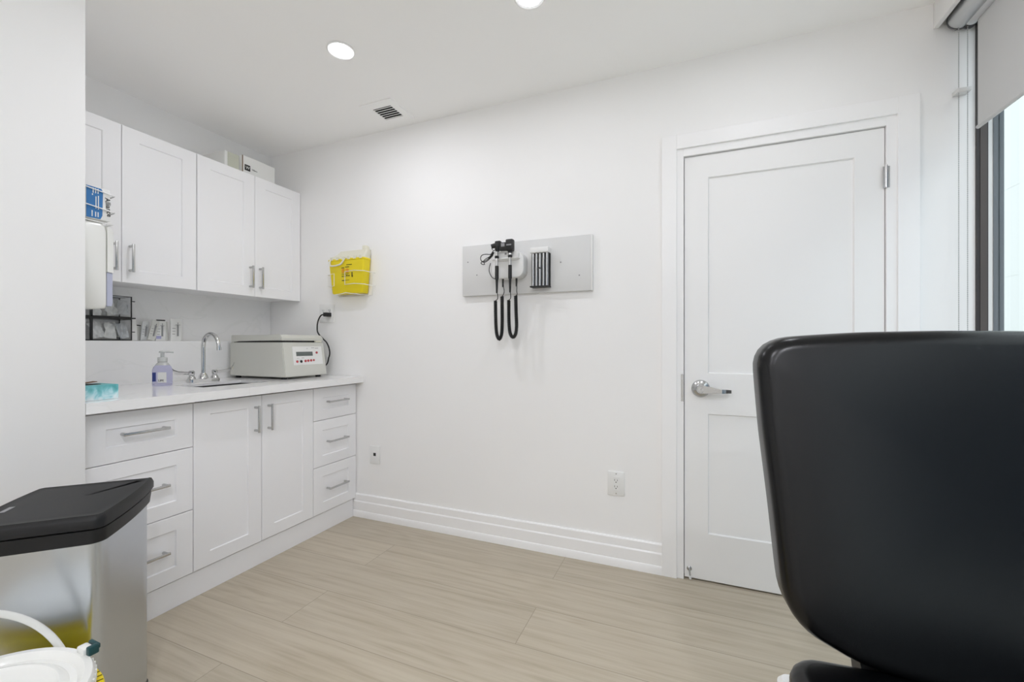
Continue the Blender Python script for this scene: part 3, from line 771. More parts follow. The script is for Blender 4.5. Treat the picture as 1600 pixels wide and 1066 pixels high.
# ------------------------------------------------------------------ grey board and instruments
t = empty('mounting_board', (1.99, 0, 1.41), 'long grey board fixed to the door wall behind the instruments', 'board')
b = MB(); b.box((1.613, -0.0245, 1.4095), (2.3665, -0.0005, 1.7005), 0.002); b.build('panel', M['board'], t)
b = MB(); b.box((2.3665, -0.0255, 1.409), (2.375, -0.0005, 1.701), 0.0015)
b.build('edge_band', M['boardedge'], t)
for (x, z) in ((1.649, 1.606), (1.707, 1.528), (2.206, 1.566), (2.306, 1.491)):
    b = MB(); b.cyl((x, -0.0235, z), (x, -0.0252, z), 0.004, n=14); b.build('screw', M['grey_text'], t)

ds = empty('diagnostic_station', (1.93, -0.025, 1.49), 'white wall unit on the grey board holding two black instrument heads with coiled cords', 'medical instrument')
def yr(w, h, r, cx, cz, y, n=7): return [(x, y, z) for x, z in rr_outline(w, h, r, n, cx, cz)]
b = MB(); b.rings([yr(0.190, 0.142, 0.045, 1.924, 1.560, -0.025), yr(0.192, 0.144, 0.045, 1.924, 1.560, -0.072), yr(0.184, 0.136, 0.042, 1.924, 1.560, -0.086), yr(0.166, 0.118, 0.036, 1.924, 1.560, -0.090)])
b.build('wall_unit', M['white'], ds)
b = MB()   # raised upper cradle band with a scooped lower field
b.rings([yr(0.150, 0.050, 0.018, 1.920, 1.607, -0.088), yr(0.150, 0.050, 0.018, 1.920, 1.607, -0.102), yr(0.140, 0.040, 0.016, 1.920, 1.607, -0.108)])
b.box((1.845, -0.118, 1.588), (2.000, -0.088, 1.596), 0.003)
cr = b.build('cradle', M['white'], ds)
b = MB(); b.box((1.918, -0.1092, 1.612), (1.928, -0.1080, 1.622)); b.build('indicator', M['grey_text'], cr)
for (hx, z0) in ((1.880, 1.0), (1.957, 1.0)):
    b = MB()
    b.cyl((hx, -0.128, 1.550), (hx, -0.128, 1.592), 0.0085, n=18); b.cyl((hx, -0.128, 1.604), (hx, -0.128, 1.630), 0.0085, n=18)
    hd = b.build('instrument_handle', M['chrome'], ds)
    b = MB(); b.cyl((hx, -0.128, 1.591), (hx, -0.128, 1.605), 0.0115, n=18, bev=0.002); b.build('collar', M['black'], hd)
    b = MB(); b.cyl((hx, -0.128, 1.478), (hx, -0.128, 1.551), 0.0100, n=18, bev=0.001); b.cyl((hx, -0.128, 1.405), (hx, -0.128, 1.479), 0.0048, 0.0075, n=14); b.build('grip', M['black'], hd)
b = MB()   # otoscope head
b.lathe((1.884, -0.128, 1.628), [(0.010, 0), (0.014, 0.010), (0.016, 0.022), (0.016, 0.040), (0.012, 0.048), (0, 0.050)], n=20)
b.cyl((1.884, -0.128, 1.664), (1.852, -0.140, 1.655), 0.014, 0.012, n=18, bev=0.002)
b.box((1.872, -0.142, 1.655), (1.906, -0.116, 1.684), 0.006)
b.build('otoscope_head', M['black'], ds)
b = MB()   # ophthalmoscope head
b.box((1.936, -0.146, 1.625), (1.978, -0.110, 1.687), 0.007); b.cyl((1.957, -0.128, 1.615), (1.957, -0.128, 1.632), 0.012, n=18)
b.box((1.896, -0.140, 1.629), (1.940, -0.114, 1.674), 0.006)
oh = b.build('ophthalmoscope_head', M['black'], ds)
b = MB(); b.box((1.943, -0.1470, 1.652), (1.971, -0.1458, 1.659)); b.box((1.910, -0.1410, 1.650), (1.930, -0.1398, 1.668)); b.build('dial', M['emblem'], oh)
def coil(b, path, r_big, r_wire, pitch):
    P = [Vector(p) for p in path]
    L = [0]
    for i in range(1, len(P)): L.append(L[-1] + (P[i]-P[i-1]).length)
    tot = L[-1]; n = int(tot/pitch*10); out = []
    up = Vector((0, -1, 0))
    for k in range(n+1):
        s = tot*k/n; i = max(j for j in range(len(L)) if L[j] <= s + 1e-9); i = min(i, len(P)-2)
        f = (s-L[i])/(L[i+1]-L[i]); c = P[i].lerp(P[i+1], f)
        d = (P[i+1]-P[i]).normalized(); v = d.cross(up).normalized()
        a = 2*PI*s/pitch
        out.append(c + (v*math.cos(a) + up*math.sin(a))*r_big)
    b.tube(out, r_wire, n=5)
def smooth(path, sub=8):
    P = [Vector(p) for p in path]; Q = []
    for i in range(len(P)-1):
        p0 = P[max(i-1, 0)]; p1 = P[i]; p2 = P[i+1]; p3 = P[min(i+2, len(P)-1)]
        for k in range(sub):
            t = k/sub; Q.append(0.5*((2*p1)+(-p0+p2)*t+(2*p0-5*p1+4*p2-p3)*t*t+(-p0+3*p1-3*p2+p3)*t**3))
    Q.append(P[-1]); return Q
for (lead1, loop, lead2) in (
    ([(1.880, -0.128, 1.41), (1.878, -0.112, 1.395), (1.871, -0.100, 1.376), (1.859, -0.100, 1.368)],
     [(1.859, -0.100, 1.366), (1.860, -0.100, 1.30), (1.862, -0.100, 1.23), (1.868, -0.100, 1.180), (1.882, -0.100, 1.157), (1.895, -0.100, 1.180), (1.899, -0.100, 1.23), (1.899, -0.100, 1.31), (1.898, -0.100, 1.389)],
     [(1.898, -0.100, 1.388), (1.906, -0.096, 1.403), (1.907, -0.090, 1.421), (1.899, -0.080, 1.440), (1.890, -0.068, 1.492)]),
    ([(1.957, -0.128, 1.41), (1.954, -0.112, 1.395), (1.948, -0.100, 1.376), (1.938, -0.100, 1.368)],
     [(1.938, -0.100, 1.366), (1.938, -0.100, 1.30), (1.940, -0.100, 1.23), (1.947, -0.100, 1.185), (1.963, -0.100, 1.167), (1.978, -0.100, 1.185), (1.983, -0.100, 1.23), (1.980, -0.100, 1.31), (1.978, -0.100, 1.389)],
     [(1.978, -0.100, 1.388), (1.985, -0.096, 1.398), (1.979, -0.088, 1.416), (1.976, -0.078, 1.440), (1.970, -0.068, 1.492)])):
    b = MB(); b.tube(lead1, 0.0022, n=8, sub=4); b.tube(lead2, 0.0022, n=8, sub=4)
    p = lead2[-1]; b.cyl((p[0], p[1], 1.494), (p[0]+0.001, p[1]-0.004, 1.444), 0.0058, 0.0045, n=12)
    coil(b, smooth(loop), 0.0080, 0.0024, 0.0050); b.tube(smooth(loop), 0.0074, n=8)
    b.build('coiled_cord', M['black'], ds)
t = empty('tangled_cord', (1.80, -0.08, 1.58), 'bundled thin black cord hanging left of the white wall unit', 'cord')
b = MB()
b.tube([(1.868, -0.122, 1.640), (1.850, -0.112, 1.636), (1.832, -0.105, 1.622), (1.802, -0.10, 1.626), (1.775, -0.098, 1.622), (1.766, -0.095, 1.604), (1.776, -0.092, 1.588), (1.800, -0.090, 1.596), (1.826, -0.090, 1.612), (1.846, -0.095, 1.622)], 0.0022, n=8, sub=5)
b.tube([(1.848, -0.10, 1.628), (1.822, -0.096, 1.612), (1.796, -0.092, 1.602), (1.778, -0.088, 1.590), (1.764, -0.086, 1.584), (1.770, -0.084, 1.576), (1.785, -0.084, 1.574), (1.781, -0.086, 1.586)], 0.0022, n=8, sub=5)
b.tube([(1.850, -0.104, 1.620), (1.830, -0.10, 1.604), (1.808, -0.096, 1.590), (1.786, -0.092, 1.584), (1.772, -0.090, 1.592)], 0.0026, n=8, sub=5)
b.tube([(1.850, -0.106, 1.632), (1.836, -0.102, 1.616), (1.818, -0.098, 1.602)], 0.0062, n=8, sub=3)
b.tube([(1.826, -0.092, 1.576), (1.816, -0.086, 1.556), (1.814, -0.084, 1.532), (1.828, -0.088, 1.505), (1.848, -0.100, 1.490), (1.874, -0.118, 1.482)], 0.0022, n=8, sub=5)
b.tube([(1.845, -0.10, 1.645), (1.836, -0.098, 1.655), (1.846, -0.105, 1.668), (1.858, -0.115, 1.668)], 0.002, n=8, sub=4)
b.build('cable', M['black'], t)

t = empty('specula_dispenser', (2.106, -0.025, 1.437), 'chrome tube dispenser with white cap on the grey board', 'dispenser')
b = MB()
for k in range(5):
    x = 2.0625 + k*0.0195
    b.rings([[(x + 0.0086*math.cos(a), -0.0585 + 0.0086*math.sin(a), z) for a in [2*PI*j/20 for j in range(20)]] for z in (1.440, 1.618)])
b.build('tube', M['tubesteel'], t)
b = MB(); b.box((2.053, -0.058, 1.440), (2.150, -0.025, 1.618)); b.build('back_plate', M['dark'], t)
b = MB(); b.box((2.050, -0.078, 1.617), (2.152, -0.025, 1.645), 0.003); b.build('cap', M['white'], t)
b = MB(); b.box((2.049, -0.076, 1.434), (2.153, -0.025, 1.441), 0.001, 1); b.build('base', M['black'], t)
b = MB(); b.cyl((2.104, -0.066, 1.535), (2.104, -0.072, 1.535), 0.004, n=14); b.build('lock', M['ink'], t)

# ------------------------------------------------------------------ things on the wall end: glove box and soap dispenser
YW = -1.407
t = empty('glove_box', (0.78, -1.36, 1.59), 'blue and white glove carton standing in the wire holder on the near wall end', 'glove box')
b = MB(); b.box((0.60, YW+0.014, 1.586), (0.839, -1.323, 1.703), 0.002); b.build('carton_body', M['paper'], t)
b = MB(); b.rings([[(0.839, YW+0.0142, 1.588), (0.839, -1.353, 1.588), (0.839, -1.347, 1.602), (0.839, -1.345, 1.690), (0.839, -1.350, 1.700), (0.839, YW+0.0142, 1.702)],
                   [(0.8396, YW+0.0142, 1.588), (0.8396, -1.353, 1.588), (0.8396, -1.347, 1.602), (0.8396, -1.345, 1.690), (0.8396, -1.350, 1.700), (0.8396, YW+0.0142, 1.702)]])
b.build('blue_panel', M['blue'], t)
b = MB(); b.text('Alliance', 0.022, (0.8398, -1.3395, 1.672), (0, 0.10, -1), (0, 1, 0.10)); b.build('brand_lettering', M['ink'], t)
b = MB()
for (y, z, w) in ((-1.361, 1.697, 0.018), (-1.368, 1.697, 0.018), (-1.375, 1.697, 0.018), (-1.360, 1.672, 0.050), (-1.367, 1.668, 0.044), (-1.377, 1.676, 0.006), (-1.361, 1.612, 0.018), (-1.368, 1.612, 0.018), (-1.378, 1.615, 0.022)):
    b.box((0.8396, y, z-w), (0.8401, y+0.0028, z))
b.build('printed_text', M['paper'], t)
wh = empty('wire_holder', (0.76, -1.36, 1.58), 'white wire holder fixed to the near wall end around the blue glove carton', 'bracket')
b = MB(); r = 0.0021
for z in (1.622, 1.684):
    b.tube([(0.843, YW+0.002, z+0.013), (0.843, -1.340, z+0.004), (0.843, -1.316, z), (0.838, -1.312, z), (0.61, -1.312, z)], r, n=8)
b.tube([(0.843, YW+0.004, 1.578), (0.843, -1.318, 1.575), (0.61, -1.318, 1.575)], r, n=8)
for x in (0.65, 0.72, 0.79): b.tube([(x, YW+0.002, 1.581), (x, -1.312, 1.5785), (x, -1.312, 1.684)], 0.0018, n=8)
b.tube([(0.62, YW+0.004, 1.73), (0.62, YW+0.004, 1.578), (0.843, YW+0.004, 1.578), (0.843, YW+0.004, 1.720)], r, n=8)
b.build('wire', M['white'], wh)
for z in (1.622, 1.684):
    b = MB(); b.tube([(0.838, -1.3115, z), (0.80, -1.3085, z-0.001)], 0.0026, n=8); b.build('wire_end', M['grey_text'], wh)

t = empty('soap_dispenser', (0.78, -1.36, 1.26), 'white wall soap dispenser with pale lavender cartridge on the near wall end', 'soap dispenser')
b = MB()
prof = [(YW+0.0005, 1.262), (YW+0.03, 1.258), (-1.338, 1.262), (-1.3335, 1.275), (-1.3335, 1.548), (-1.338, 1.566), (-1.350, 1.574), (YW+0.0005, 1.574)]
P = [(y, z) for y, z in prof]
R = []
for x, ins in ((0.715, 0.006), (0.721, 0.0), (0.836, 0.0), (0.842, 0.006)):
    R.append([(x, y if i in (0, 7) else y - ins*(1 if y > -1.36 else 0), z + ins*(1 if z < 1.3 else -1)) for i, (y, z) in enumerate(P)])
b.rings(R); b.build('dispenser_body', M['whitegloss'], t, smooth=60)
b = MB()
prof = [(-1.3325, 1.398), (-1.3145, 1.396), (-1.3145, 1.545), (-1.320, 1.560), (-1.3325, 1.566)]
b.rings([[(x, y, z) for y, z in prof] for x in (0.725, 0.841)]); b.build('front_cover', M['whitegloss'], t)
b = MB()
prof = [(-1.3325, 1.272), (-1.318, 1.272), (-1.3155, 1.284), (-1.3155, 1.395), (-1.3325, 1.397)]
b.rings([[(x, y, z) for y, z in prof] for x in (0.729, 0.837)]); b.build('cartridge', M['soappale'], t)
b = MB(); b.cyl((0.80, -1.330, 1.272), (0.80, -1.328, 1.256), 0.012, 0.004, n=14); b.build('nozzle', M['grey_text'], t)

# ------------------------------------------------------------------ organizer, its contents, syringe packs on the ledge
LZ = 1.1485
oy0, oy1 = -1.22, -0.9065
def tier_frame(b, z0, z1, x1, y0, y1, r=0.003):
    for (y) in (y0, y1):
        b.box((x1-r*2, y-r/2, z0), (x1, y+r/2, z1)); b.box((0.014, y-r/2, z0), (0.014+r*2, y+r/2, z1))
        b.box((0.014, y-r/2, z0), (x1, y+r/2, z0+r)); b.box((0.014, y-r/2, z1-r), (x1, y+r/2, z1))
    for z in (z0, z1-r):
        b.box((x1-r*2, y0, z), (x1, y1, z+r)); b.box((0.014, y0, z), (0.014+r*2, y1, z+r))
for (z0, z1, lab) in ((LZ+0.0005, LZ+0.112, 'clear black-edged organizer bin on the ledge, bottom of the stack of two'), (LZ+0.1185, LZ+0.2305, 'clear black-edged organizer bin, upper of the stack of two under the dispenser')):
    t = empty('organizer_bin', (0.07, -1.06, z0), lab, 'organizer')
    b = MB(); tier_frame(b, z0, z1, 0.128, oy0, oy1)
    b.box((0.122, -1.076, z0), (0.1285, -1.066, z1)); b.box((0.120, oy0, z0), (0.1285, oy1, z0+0.0055))
    if z0 > LZ + 0.05: b.box((0.120, oy0, z0-0.006), (0.1285, oy1, z0-0.0005)); b.box((0.018, oy0, z0-0.006), (0.03, oy1, z0-0.0005))
    b.build('bin_frame', M['black'], t)
    b = MB(); e = 0.0018
    b.box((0.126-e, oy0+0.003, z0+0.006), (0.126, oy1-0.003, z1-0.003)); b.box((0.016, oy1-0.002-e, z0+0.006), (0.126, oy1-0.002, z1-0.003)); b.box((0.016, oy0+0.002, z0+0.006), (0.126, oy0+0.002+e, z1-0.003))
    b.box((0.016, oy0+0.003, z0+0.0035), (0.126, oy1-0.003, z0+0.0055)); b.box((0.0145, oy0+0.003, z0+0.006), (0.016, oy1-0.003, z1-0.003))
    b.build('clear_wall', M['acrylic'], t)
    b = MB(); zk = z0 + (0.088 if z0 > LZ+0.05 else 0.045)
    b.tube([(0.122, oy1+0.001, zk), (0.122, oy1+0.016, zk), (0.110, oy1+0.016, zk)], 0.0022, n=8); b.build('catch', M['black'], t)
def crumple(b, c, size, seed, mrot):
    rnd = random.Random(seed); t = bmesh.new()
    bmesh.ops.create_grid(t, x_segments=16, y_segments=12, size=0.5)
    for v in t.verts:
        v.co.z = 0.0
    u = [(rnd.uniform(-1, 1), rnd.uniform(-1, 1), rnd.uniform(0, 6.3), rnd.uniform(8, 22)) for _ in range(7)]
    for v in t.verts:
        z = sum(math.sin((v.co.x*a + v.co.y*bb)*f + ph) for a, bb, ph, f in u)/7
        v.co.x *= size[0]; v.co.y *= size[1]; v.co.z = z*size[2]*1.5
    r = bmesh.ops.extrude_face_region(t, geom=t.faces[:]); ev = [g for g in r['geom'] if isinstance(g, bmesh.types.BMVert)]
    bmesh.ops.translate(t, vec=(0, 0, 0.003), verts=ev)
    bmesh.ops.transform(t, matrix=Matrix.Translation(c) @ mrot.to_4x4(), verts=t.verts)
    b.merge(t)
RX = lambda a: Matrix.Rotation(a, 3, 'X'); RY = lambda a: Matrix.Rotation(a, 3, 'Y'); RZ = lambda a: Matrix.Rotation(a, 3, 'Z')
k = 0
bagm = [M['film'], M['paper'], M['whitegloss']]
for (zb, spots, where) in ((LZ+0.006, ((0.104, -1.043, 0.050, 0.18), (0.104, -0.988, 0.046, -0.15), (0.104, -0.934, 0.048, 0.2), (0.052, -1.018, 0.054, -0.15), (0.052, -0.955, 0.055, 0.12), (0.100, -1.145, 0.045, 0.2)), 'bottom'),
                     (LZ+0.1245, ((0.104, -1.043, 0.034, -0.2), (0.104, -0.988, 0.046, 0.2), (0.104, -0.934, 0.050, -0.15), (0.052, -1.010, 0.050, 0.15), (0.052, -0.950, 0.054, -0.1), (0.100, -1.145, 0.045, 0.3)), 'upper')):
    for (x, y, h, a) in spots:
        k += 1
        b = MB(); crumple(b, (x, y, zb + h*0.93), (0.082, 0.047, 0.010), k, RX(a) @ RY(PI/2 - 0.35) )
        for v in b.b.verts:
            v.co.x = min(max(v.co.x, 0.02), 0.1225); v.co.y = min(max(v.co.y, oy0+0.006), oy1-0.006); v.co.z = min(max(v.co.z, zb), zb+0.103)
        o = b.build('wrapped_pouch', bagm[k % 3], smooth=60)
        tag(o, 'crumpled clear supply pouch packed in the %s organizer bin' % where, 'pouch', group='pouches in the %s organizer bin' % where)

def pouch(y, w, h, lean, label, m, twist=0.0, x=0.075, thick=0.007, syr=True, purple=False, name='syringe_pack', tip=False):
    t = empty(name, (x, y, LZ+0.0005), label, 'syringe pack')
    rot = RX(lean) @ RZ(twist)
    piv = (x, y, LZ+0.0006)
    def xf(b):
        bmesh.ops.transform(b.b, matrix=Matrix.Translation(Vector(piv)) @ rot.to_4x4() @ Matrix.Translation(-Vector(piv)), verts=b.b.verts)
        lo = min(v.co.z for v in b.b.verts); return b
    b = MB(); R = []
    for (zf, tf, wf) in ((0, 0.25, 0.97), (0.06, 0.8, 1.0), (0.4, 1.0, 1.0), (0.8, 0.9, 1.0), (0.95, 0.4, 1.0), (1.0, 0.15, 0.98)):
        R.append([(x+q[0], y+q[1], LZ+0.0006+h*zf) for q in rr_outline(thick*tf, w*wf, thick*tf*0.4, 3)])
    b.rings(R)
    xf(b)
    low = min(v.co.z for v in b.b.verts) - (LZ+0.0005); dz = -low
    bmesh.ops.translate(b.b, vec=(0, 0, dz), verts=b.b.verts)
    b.build('wrapper', m, t)
    if syr:
        b = MB(); xs = x + thick/2 + 0.0015
        b.cyl((xs, y+w*0.12, LZ+h*0.22), (xs, y+w*0.12, LZ+h*0.72), 0.004, n=10); b.cyl((xs, y+w*0.12, LZ+h*0.72), (xs, y+w*0.12, LZ+h*0.84), 0.0015, n=8); b.box((xs-0.001, y-w*0.08, LZ+h*0.72), (xs+0.001, y+w*0.30, LZ+h*0.74))
        xf(b); bmesh.ops.translate(b.b, vec=(0, 0, dz), verts=b.b.verts); b.build('syringe', M['grey_text'], t)
        b = MB()
        for j in range(3): b.box((x+thick/2-0.0005, y-w*0.36, LZ+h*(0.30+0.13*j)), (x+thick/2+0.0006, y-w*(0.12-0.03*j), LZ+h*(0.32+0.13*j)))
        xf(b); bmesh.ops.translate(b.b, vec=(0, 0, dz), verts=b.b.verts); b.build('printed_text', M['grey_text'], t)
    if tip:
        b = MB(); b.box((x-thick*0.3, y-w*0.42, LZ+h*0.955), (x+thick*0.3, y+w*0.42, LZ+h*1.012)); xf(b); bmesh.ops.translate(b.b, vec=(0, 0, dz), verts=b.b.verts); b.build('cap', M['ink'], t)
    if purple:
        b = MB(); b.box((x+thick/2-0.0005, y-w*0.44, LZ+h*0.10), (x+thick/2+0.0007, y+w*0.02, LZ+h*0.24)); b.box((x+thick/2-0.0005, y-w*0.46, LZ+h*0.45), (x+thick/2+0.0007, y-w*0.40, LZ+h*0.9))
        xf(b); bmesh.ops.translate(b.b, vec=(0, 0, dz), verts=b.b.verts); b.build('purple_print', M['purple'], t)
    return t
pouch(-0.880, 0.030, 0.120, 0.05, 'tall slim white pack on the ledge against the organizer bins', M['paper'], x=0.095, syr=False, tip=True)
pouch(-0.850, 0.022, 0.085, -0.10, 'thin dark-tipped pack on the ledge, second from the organizer bins', M['paperwarm'], x=0.060, syr=False, tip=True)
pouch(-0.826, 0.034, 0.105, -0.10, 'narrow pale pack leaning on the ledge, third from the organizer bins', M['film'], x=0.075)
pouch(-0.800, 0.036, 0.112, -0.22, 'beige paper pack leaning toward the purple printed pack', M['paperwarm'], x=0.092)
pouch(-0.748, 0.052, 0.118, 0.0, 'white pack with purple print standing on the ledge', M['paper'], purple=True, x=0.082, tip=True)
pouch(-0.712, 0.016, 0.110, 0.03, 'thin white pack on the ledge between the purple printed and the last pack', M['paperwarm'], x=0.070, syr=False)
pouch(-0.672, 0.060, 0.128, 0.0, 'white pouch showing a syringe, nearest the faucet on the ledge', M['paper'], x=0.085, thick=0.012)

# ------------------------------------------------------------------ ceiling lights and vent
def ceiling_light(x, y, label, lens):
    t = empty('ceiling_light', (x, y, CEIL), label, 'ceiling light', 'recessed ceiling lights')
    b = MB(); b.lathe((x, y, CEIL-0.0005), [(0.062, 0), (0.062, -0.003), (0.057, -0.006), (0.046, -0.004), (0.046, -0.002), (0.046, 0)], n=48); b.build('rim', M['white'], t)
    b = MB(); b.lathe((x, y, CEIL-0.0035), [(0.0, 0), (0.0455, 0), (0.0455, -0.001), (0.0, -0.001)], n=40, caps=False); b.build('lamp_lens', lens, t)
    return t
cl = ceiling_light(1.342, -0.693, 'lit round recessed ceiling light above the counter, near the vent', M['diffuser_counter'])
bright = soft = None
for (x, y, lab) in ((2.257, -0.650, 'lit round recessed ceiling light cut by the top edge of the picture'), (3.15, -0.62, 'added unseen fill light near the window, built as a recessed ceiling light'),
                    (2.55, -2.50, 'added unseen fill light over the room centre, built as a bright recessed ceiling light'), (3.4, -2.65, 'added unseen fill light on the window side, built as a bright recessed ceiling light'),
                    (2.3, -3.75, 'added unseen fill light by the rear wall, built as a bright recessed ceiling light'), (3.35, -3.85, 'added unseen fill light in the rear window corner, built as a bright recessed ceiling light')):  # all but the first entry are unseen fill lights added for even brightness
    c = copy_tree(cl); c.location = (x, y, CEIL); c['label'] = lab
    for ch in c.children:
        if ch.name.startswith('lamp_lens'):
            if bright is None:
                bright = ch.data.copy(); bright.materials.clear(); bright.materials.append(M['diffuser_fill'])
                soft = ch.data.copy(); soft.materials.clear(); soft.materials.append(M['diffuser'])
            ch.data = bright if y < -1.5 else soft
t = empty('air_vent', (1.20, -0.17, CEIL), 'white ceiling air vent with dark louvres near the corner', 'vent')
vx0, vx1, vy0, vy1 = 1.136, 1.262, -0.234, -0.112
b = MB(); z = CEIL-0.0005
for (a, c) in (((1.085, -0.290), (1.306, vy0)), ((1.085, vy1), (1.306, -0.062)), ((1.085, vy0), (vx0, vy1)), ((vx1, vy0), (1.306, vy1))): b.box((a[0], a[1], z-0.005), (c[0], c[1], z))
b.build('vent_frame', M['ceiling'], t, smooth=None)
b = MB(); b.box((vx0, vy0, z-0.0008), (vx1, vy1, z)); b.build('duct', M['dark'], t)
for k in range(6):
    b = MB(); y = vy0 + 0.010 + k*0.0205
    b.box((vx0, y-0.0045, z-0.0055), (vx1, y+0.0045, z-0.0040), rot=RX(0.35)); b.build('louvre', M['ceiling'], t)

# ------------------------------------------------------------------ trash can (turned 45 degrees)
D = Vector((-0.707, 0.707, 0)); Wd = Vector((0.707, 0.707, 0))     # D: toward the cabinets, Wd: toward the camera's right
cc = Vector((1.199, -1.585, 0))                                     # centre of the can
def cp(u, v, z): return cc + Wd*u + D*v + Vector((0, 0, z))
tc = empty('trash_can', (cc.x, cc.y, 0), 'brushed steel trash can with black plastic lid beside the near wall end', 'trash can')
W2, D2 = 0.285, 0.352
def outline(w, d, r, bow=0.0):
    P = rr_outline(w, d, r, 6); Q = []
    # subdivide long sides so the right side can bow outwards
    n = len(P)
    for i in range(n):
        a = Vector(P[i]); c = Vector(P[(i+1) % n])
        m_ = max(1, int((c-a).length/0.03))
        for k in range(m_): Q.append(tuple(a.lerp(c, k/m_)))
    out = []
    for (x, y) in Q:
        s = 1 - (2*y/d)**2
        out.append((x + (bow*s if x > 0 else -bow*s)*min(1, abs(x)/(w/2)), y))
    return out
b = MB()
Bo = outline(0.268, 0.334, 0.028)
b.rings([[cp(x, y, z) for x, y in Bo] for z in (0.022, 0.640)]); b.build('steel_body', M['steel'], tc)
b = MB(); Bb = outline(0.274, 0.340, 0.030)
b.rings([[cp(x, y, z) for x, y in Bb] for z in (0.0005, 0.020, 0.024)]); b.build('base_ring', M['black'], tc)
b = MB(); A = outline(0.276, 0.343, 0.028, 0.010); A2 = outline(0.281, 0.349, 0.026, 0.011)
b.rings([[cp(x, y, 0.612) for x, y in A], [cp(x, y, 0.640) for x, y in A2], [cp(x, y, 0.648) for x, y in A2]]); b.build('collar', M['blackplastic'], tc)
b = MB()
L0 = outline(0.285, 0.352, (0.022, 0.022, 0.004, 0.02), 0.012)
R = [[cp(x, y, 0.6485) for x, y in offset(L0, 0.006)], [cp(x, y, 0.653) for x, y in L0], [cp(x, y, 0.672) for x, y in L0], [cp(x, y, 0.681) for x, y in offset(L0, 0.004)], [cp(x, y, 0.686) for x, y in offset(L0, 0.010)]]
R += [[cp(x, y, 0.684) for x, y in offset(L0, 0.020)]]
R += [[cp(x*f, y*f, 0.6845) for x, y in offset(L0, 0.020)] for f in (0.9, 0.6, 0.2)]
b.rings(R); lid = b.build('lid', M['blackplastic'], tc)
b = MB(); b.box((-0.022, -0.006, 0), (0.022, 0.006, 0.0008)); 
bmesh.ops.transform(b.b, matrix=Matrix.Translation(cp(-0.112, -0.03, 0.6846)) @ RZ(math.radians(135)).to_4x4(), verts=b.b.verts); b.build('emblem', M['emblem'], lid)

# ------------------------------------------------------------------ yellow pail with white lid
bc = Vector((1.522, -1.884, 0)); r = 0.200; LZt = 0.410
bk = empty('pail', (bc.x, bc.y, 0), 'yellow pail with white ridged lid in front of the trash can', 'bucket')
b = MB(); b.lathe((bc.x, bc.y, 0), [(0.0, 0.0005), (0.160, 0.0005), (0.165, 0.004), (0.187, 0.340), (0.187, 0.380), (0, 0.380)], n=56); b.build('pail_body', M['yellowpail'], bk)
b = MB(); b.lathe((bc.x, bc.y, 0), [(0.187, 0.332), (0.214, 0.334), (0.216, 0.338), (0.216, 0.360), (0.214, 0.364), (0.187, 0.364)], n=72, caps=False)
rim = b.build('rim', M['yellowpail'], bk)
b = MB()
for k in range(72):
    a = 2*PI*k/72
    b.box((bc.x+0.201, bc.y-0.0012, 0.3635), (bc.x+0.2135, bc.y+0.0012, 0.3652), rot=RZ(a), piv=(bc.x, bc.y, 0))
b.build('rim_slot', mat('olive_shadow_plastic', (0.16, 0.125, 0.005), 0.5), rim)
b = MB(); b.lathe((bc.x, bc.y, 0), [(0.0, 0.3805), (r-0.004, 0.3805), (r, 0.384), (r, 0.404), (r-0.004, LZt), (r-0.016, LZt+0.001), (r-0.022, LZt-0.003), (r-0.028, LZt-0.012), (r-0.040, LZt-0.012), (r-0.048, LZt-0.005), (r-0.056, LZt-0.003), (r-0.064, LZt-0.008), (0.060, LZt-0.009), (0.056, LZt-0.006), (0.052, LZt-0.009), (0.0, LZt-0.009)], n=72, caps=False)
lid = b.build('lid', M['whitegloss'], bk)
b = MB()
for k in range(72):
    a = 2*PI*k/72
    b.box((bc.x+r-0.002, bc.y-0.003, 0.384), (bc.x+r+0.003, bc.y+0.003, 0.402), rot=RZ(a), piv=(bc.x, bc.y, 0))
b.build('grip_teeth', M['whitegloss'], lid)
e1 = Vector((-0.391, 0.921, 0)); e2 = Vector((-0.921, -0.391, 0)); ph = math.radians(68)
up = e2*math.cos(ph) + Vector((0, 0, 1))*math.sin(ph)
b = MB(); b.tube([bc + Vector((0, 0, 0.362)) + e1*(0.2185*math.cos(a)) + up*(0.228*math.sin(a)) for a in [PI*k/40 for k in range(41)]], 0.0075, n=14)
b.build('carry_handle', M['whitegloss'], bk)
cdir = Vector((0.02, 0.9998, 0)); a = math.atan2(cdir.y, cdir.x); 
b = MB(); b.box((bc.x+r-0.012, bc.y-0.016, 0.404), (bc.x+r+0.008, bc.y+0.016, 0.423), 0.004, rot=RZ(a), piv=(bc.x, bc.y, 0)); clp = b.build('clip', M['whitegloss'], bk)
b = MB(); b.box((bc.x+r-0.008, bc.y-0.031, 0.408), (bc.x+r+0.012, bc.y-0.0163, 0.428), 0.003, rot=RZ(a), piv=(bc.x, bc.y, 0)); b.box((bc.x+r+0.0082, bc.y-0.026, 0.415), (bc.x+r+0.016, bc.y+0.012, 0.426), 0.002, rot=RZ(a), piv=(bc.x, bc.y, 0)); b.build('clip_tab', M['darkteal'], bk)

# ------------------------------------------------------------------ black exam chair
YAW = math.radians(22.3)
Rv = Vector((math.cos(YAW), math.sin(YAW), 0)); Fv = Vector((-math.sin(YAW), math.cos(YAW), 0)); CAM = Vector((2.834, -2.239, 0))
th = YAW - math.radians(17)
ax = Vector((math.cos(th), math.sin(th), 0)); ab = Vector((-math.sin(th), math.cos(th), 0))
CH = Vector((2.993, -1.265, 0)) + ax*0.3325          # chair origin: bottom middle of the backrest front
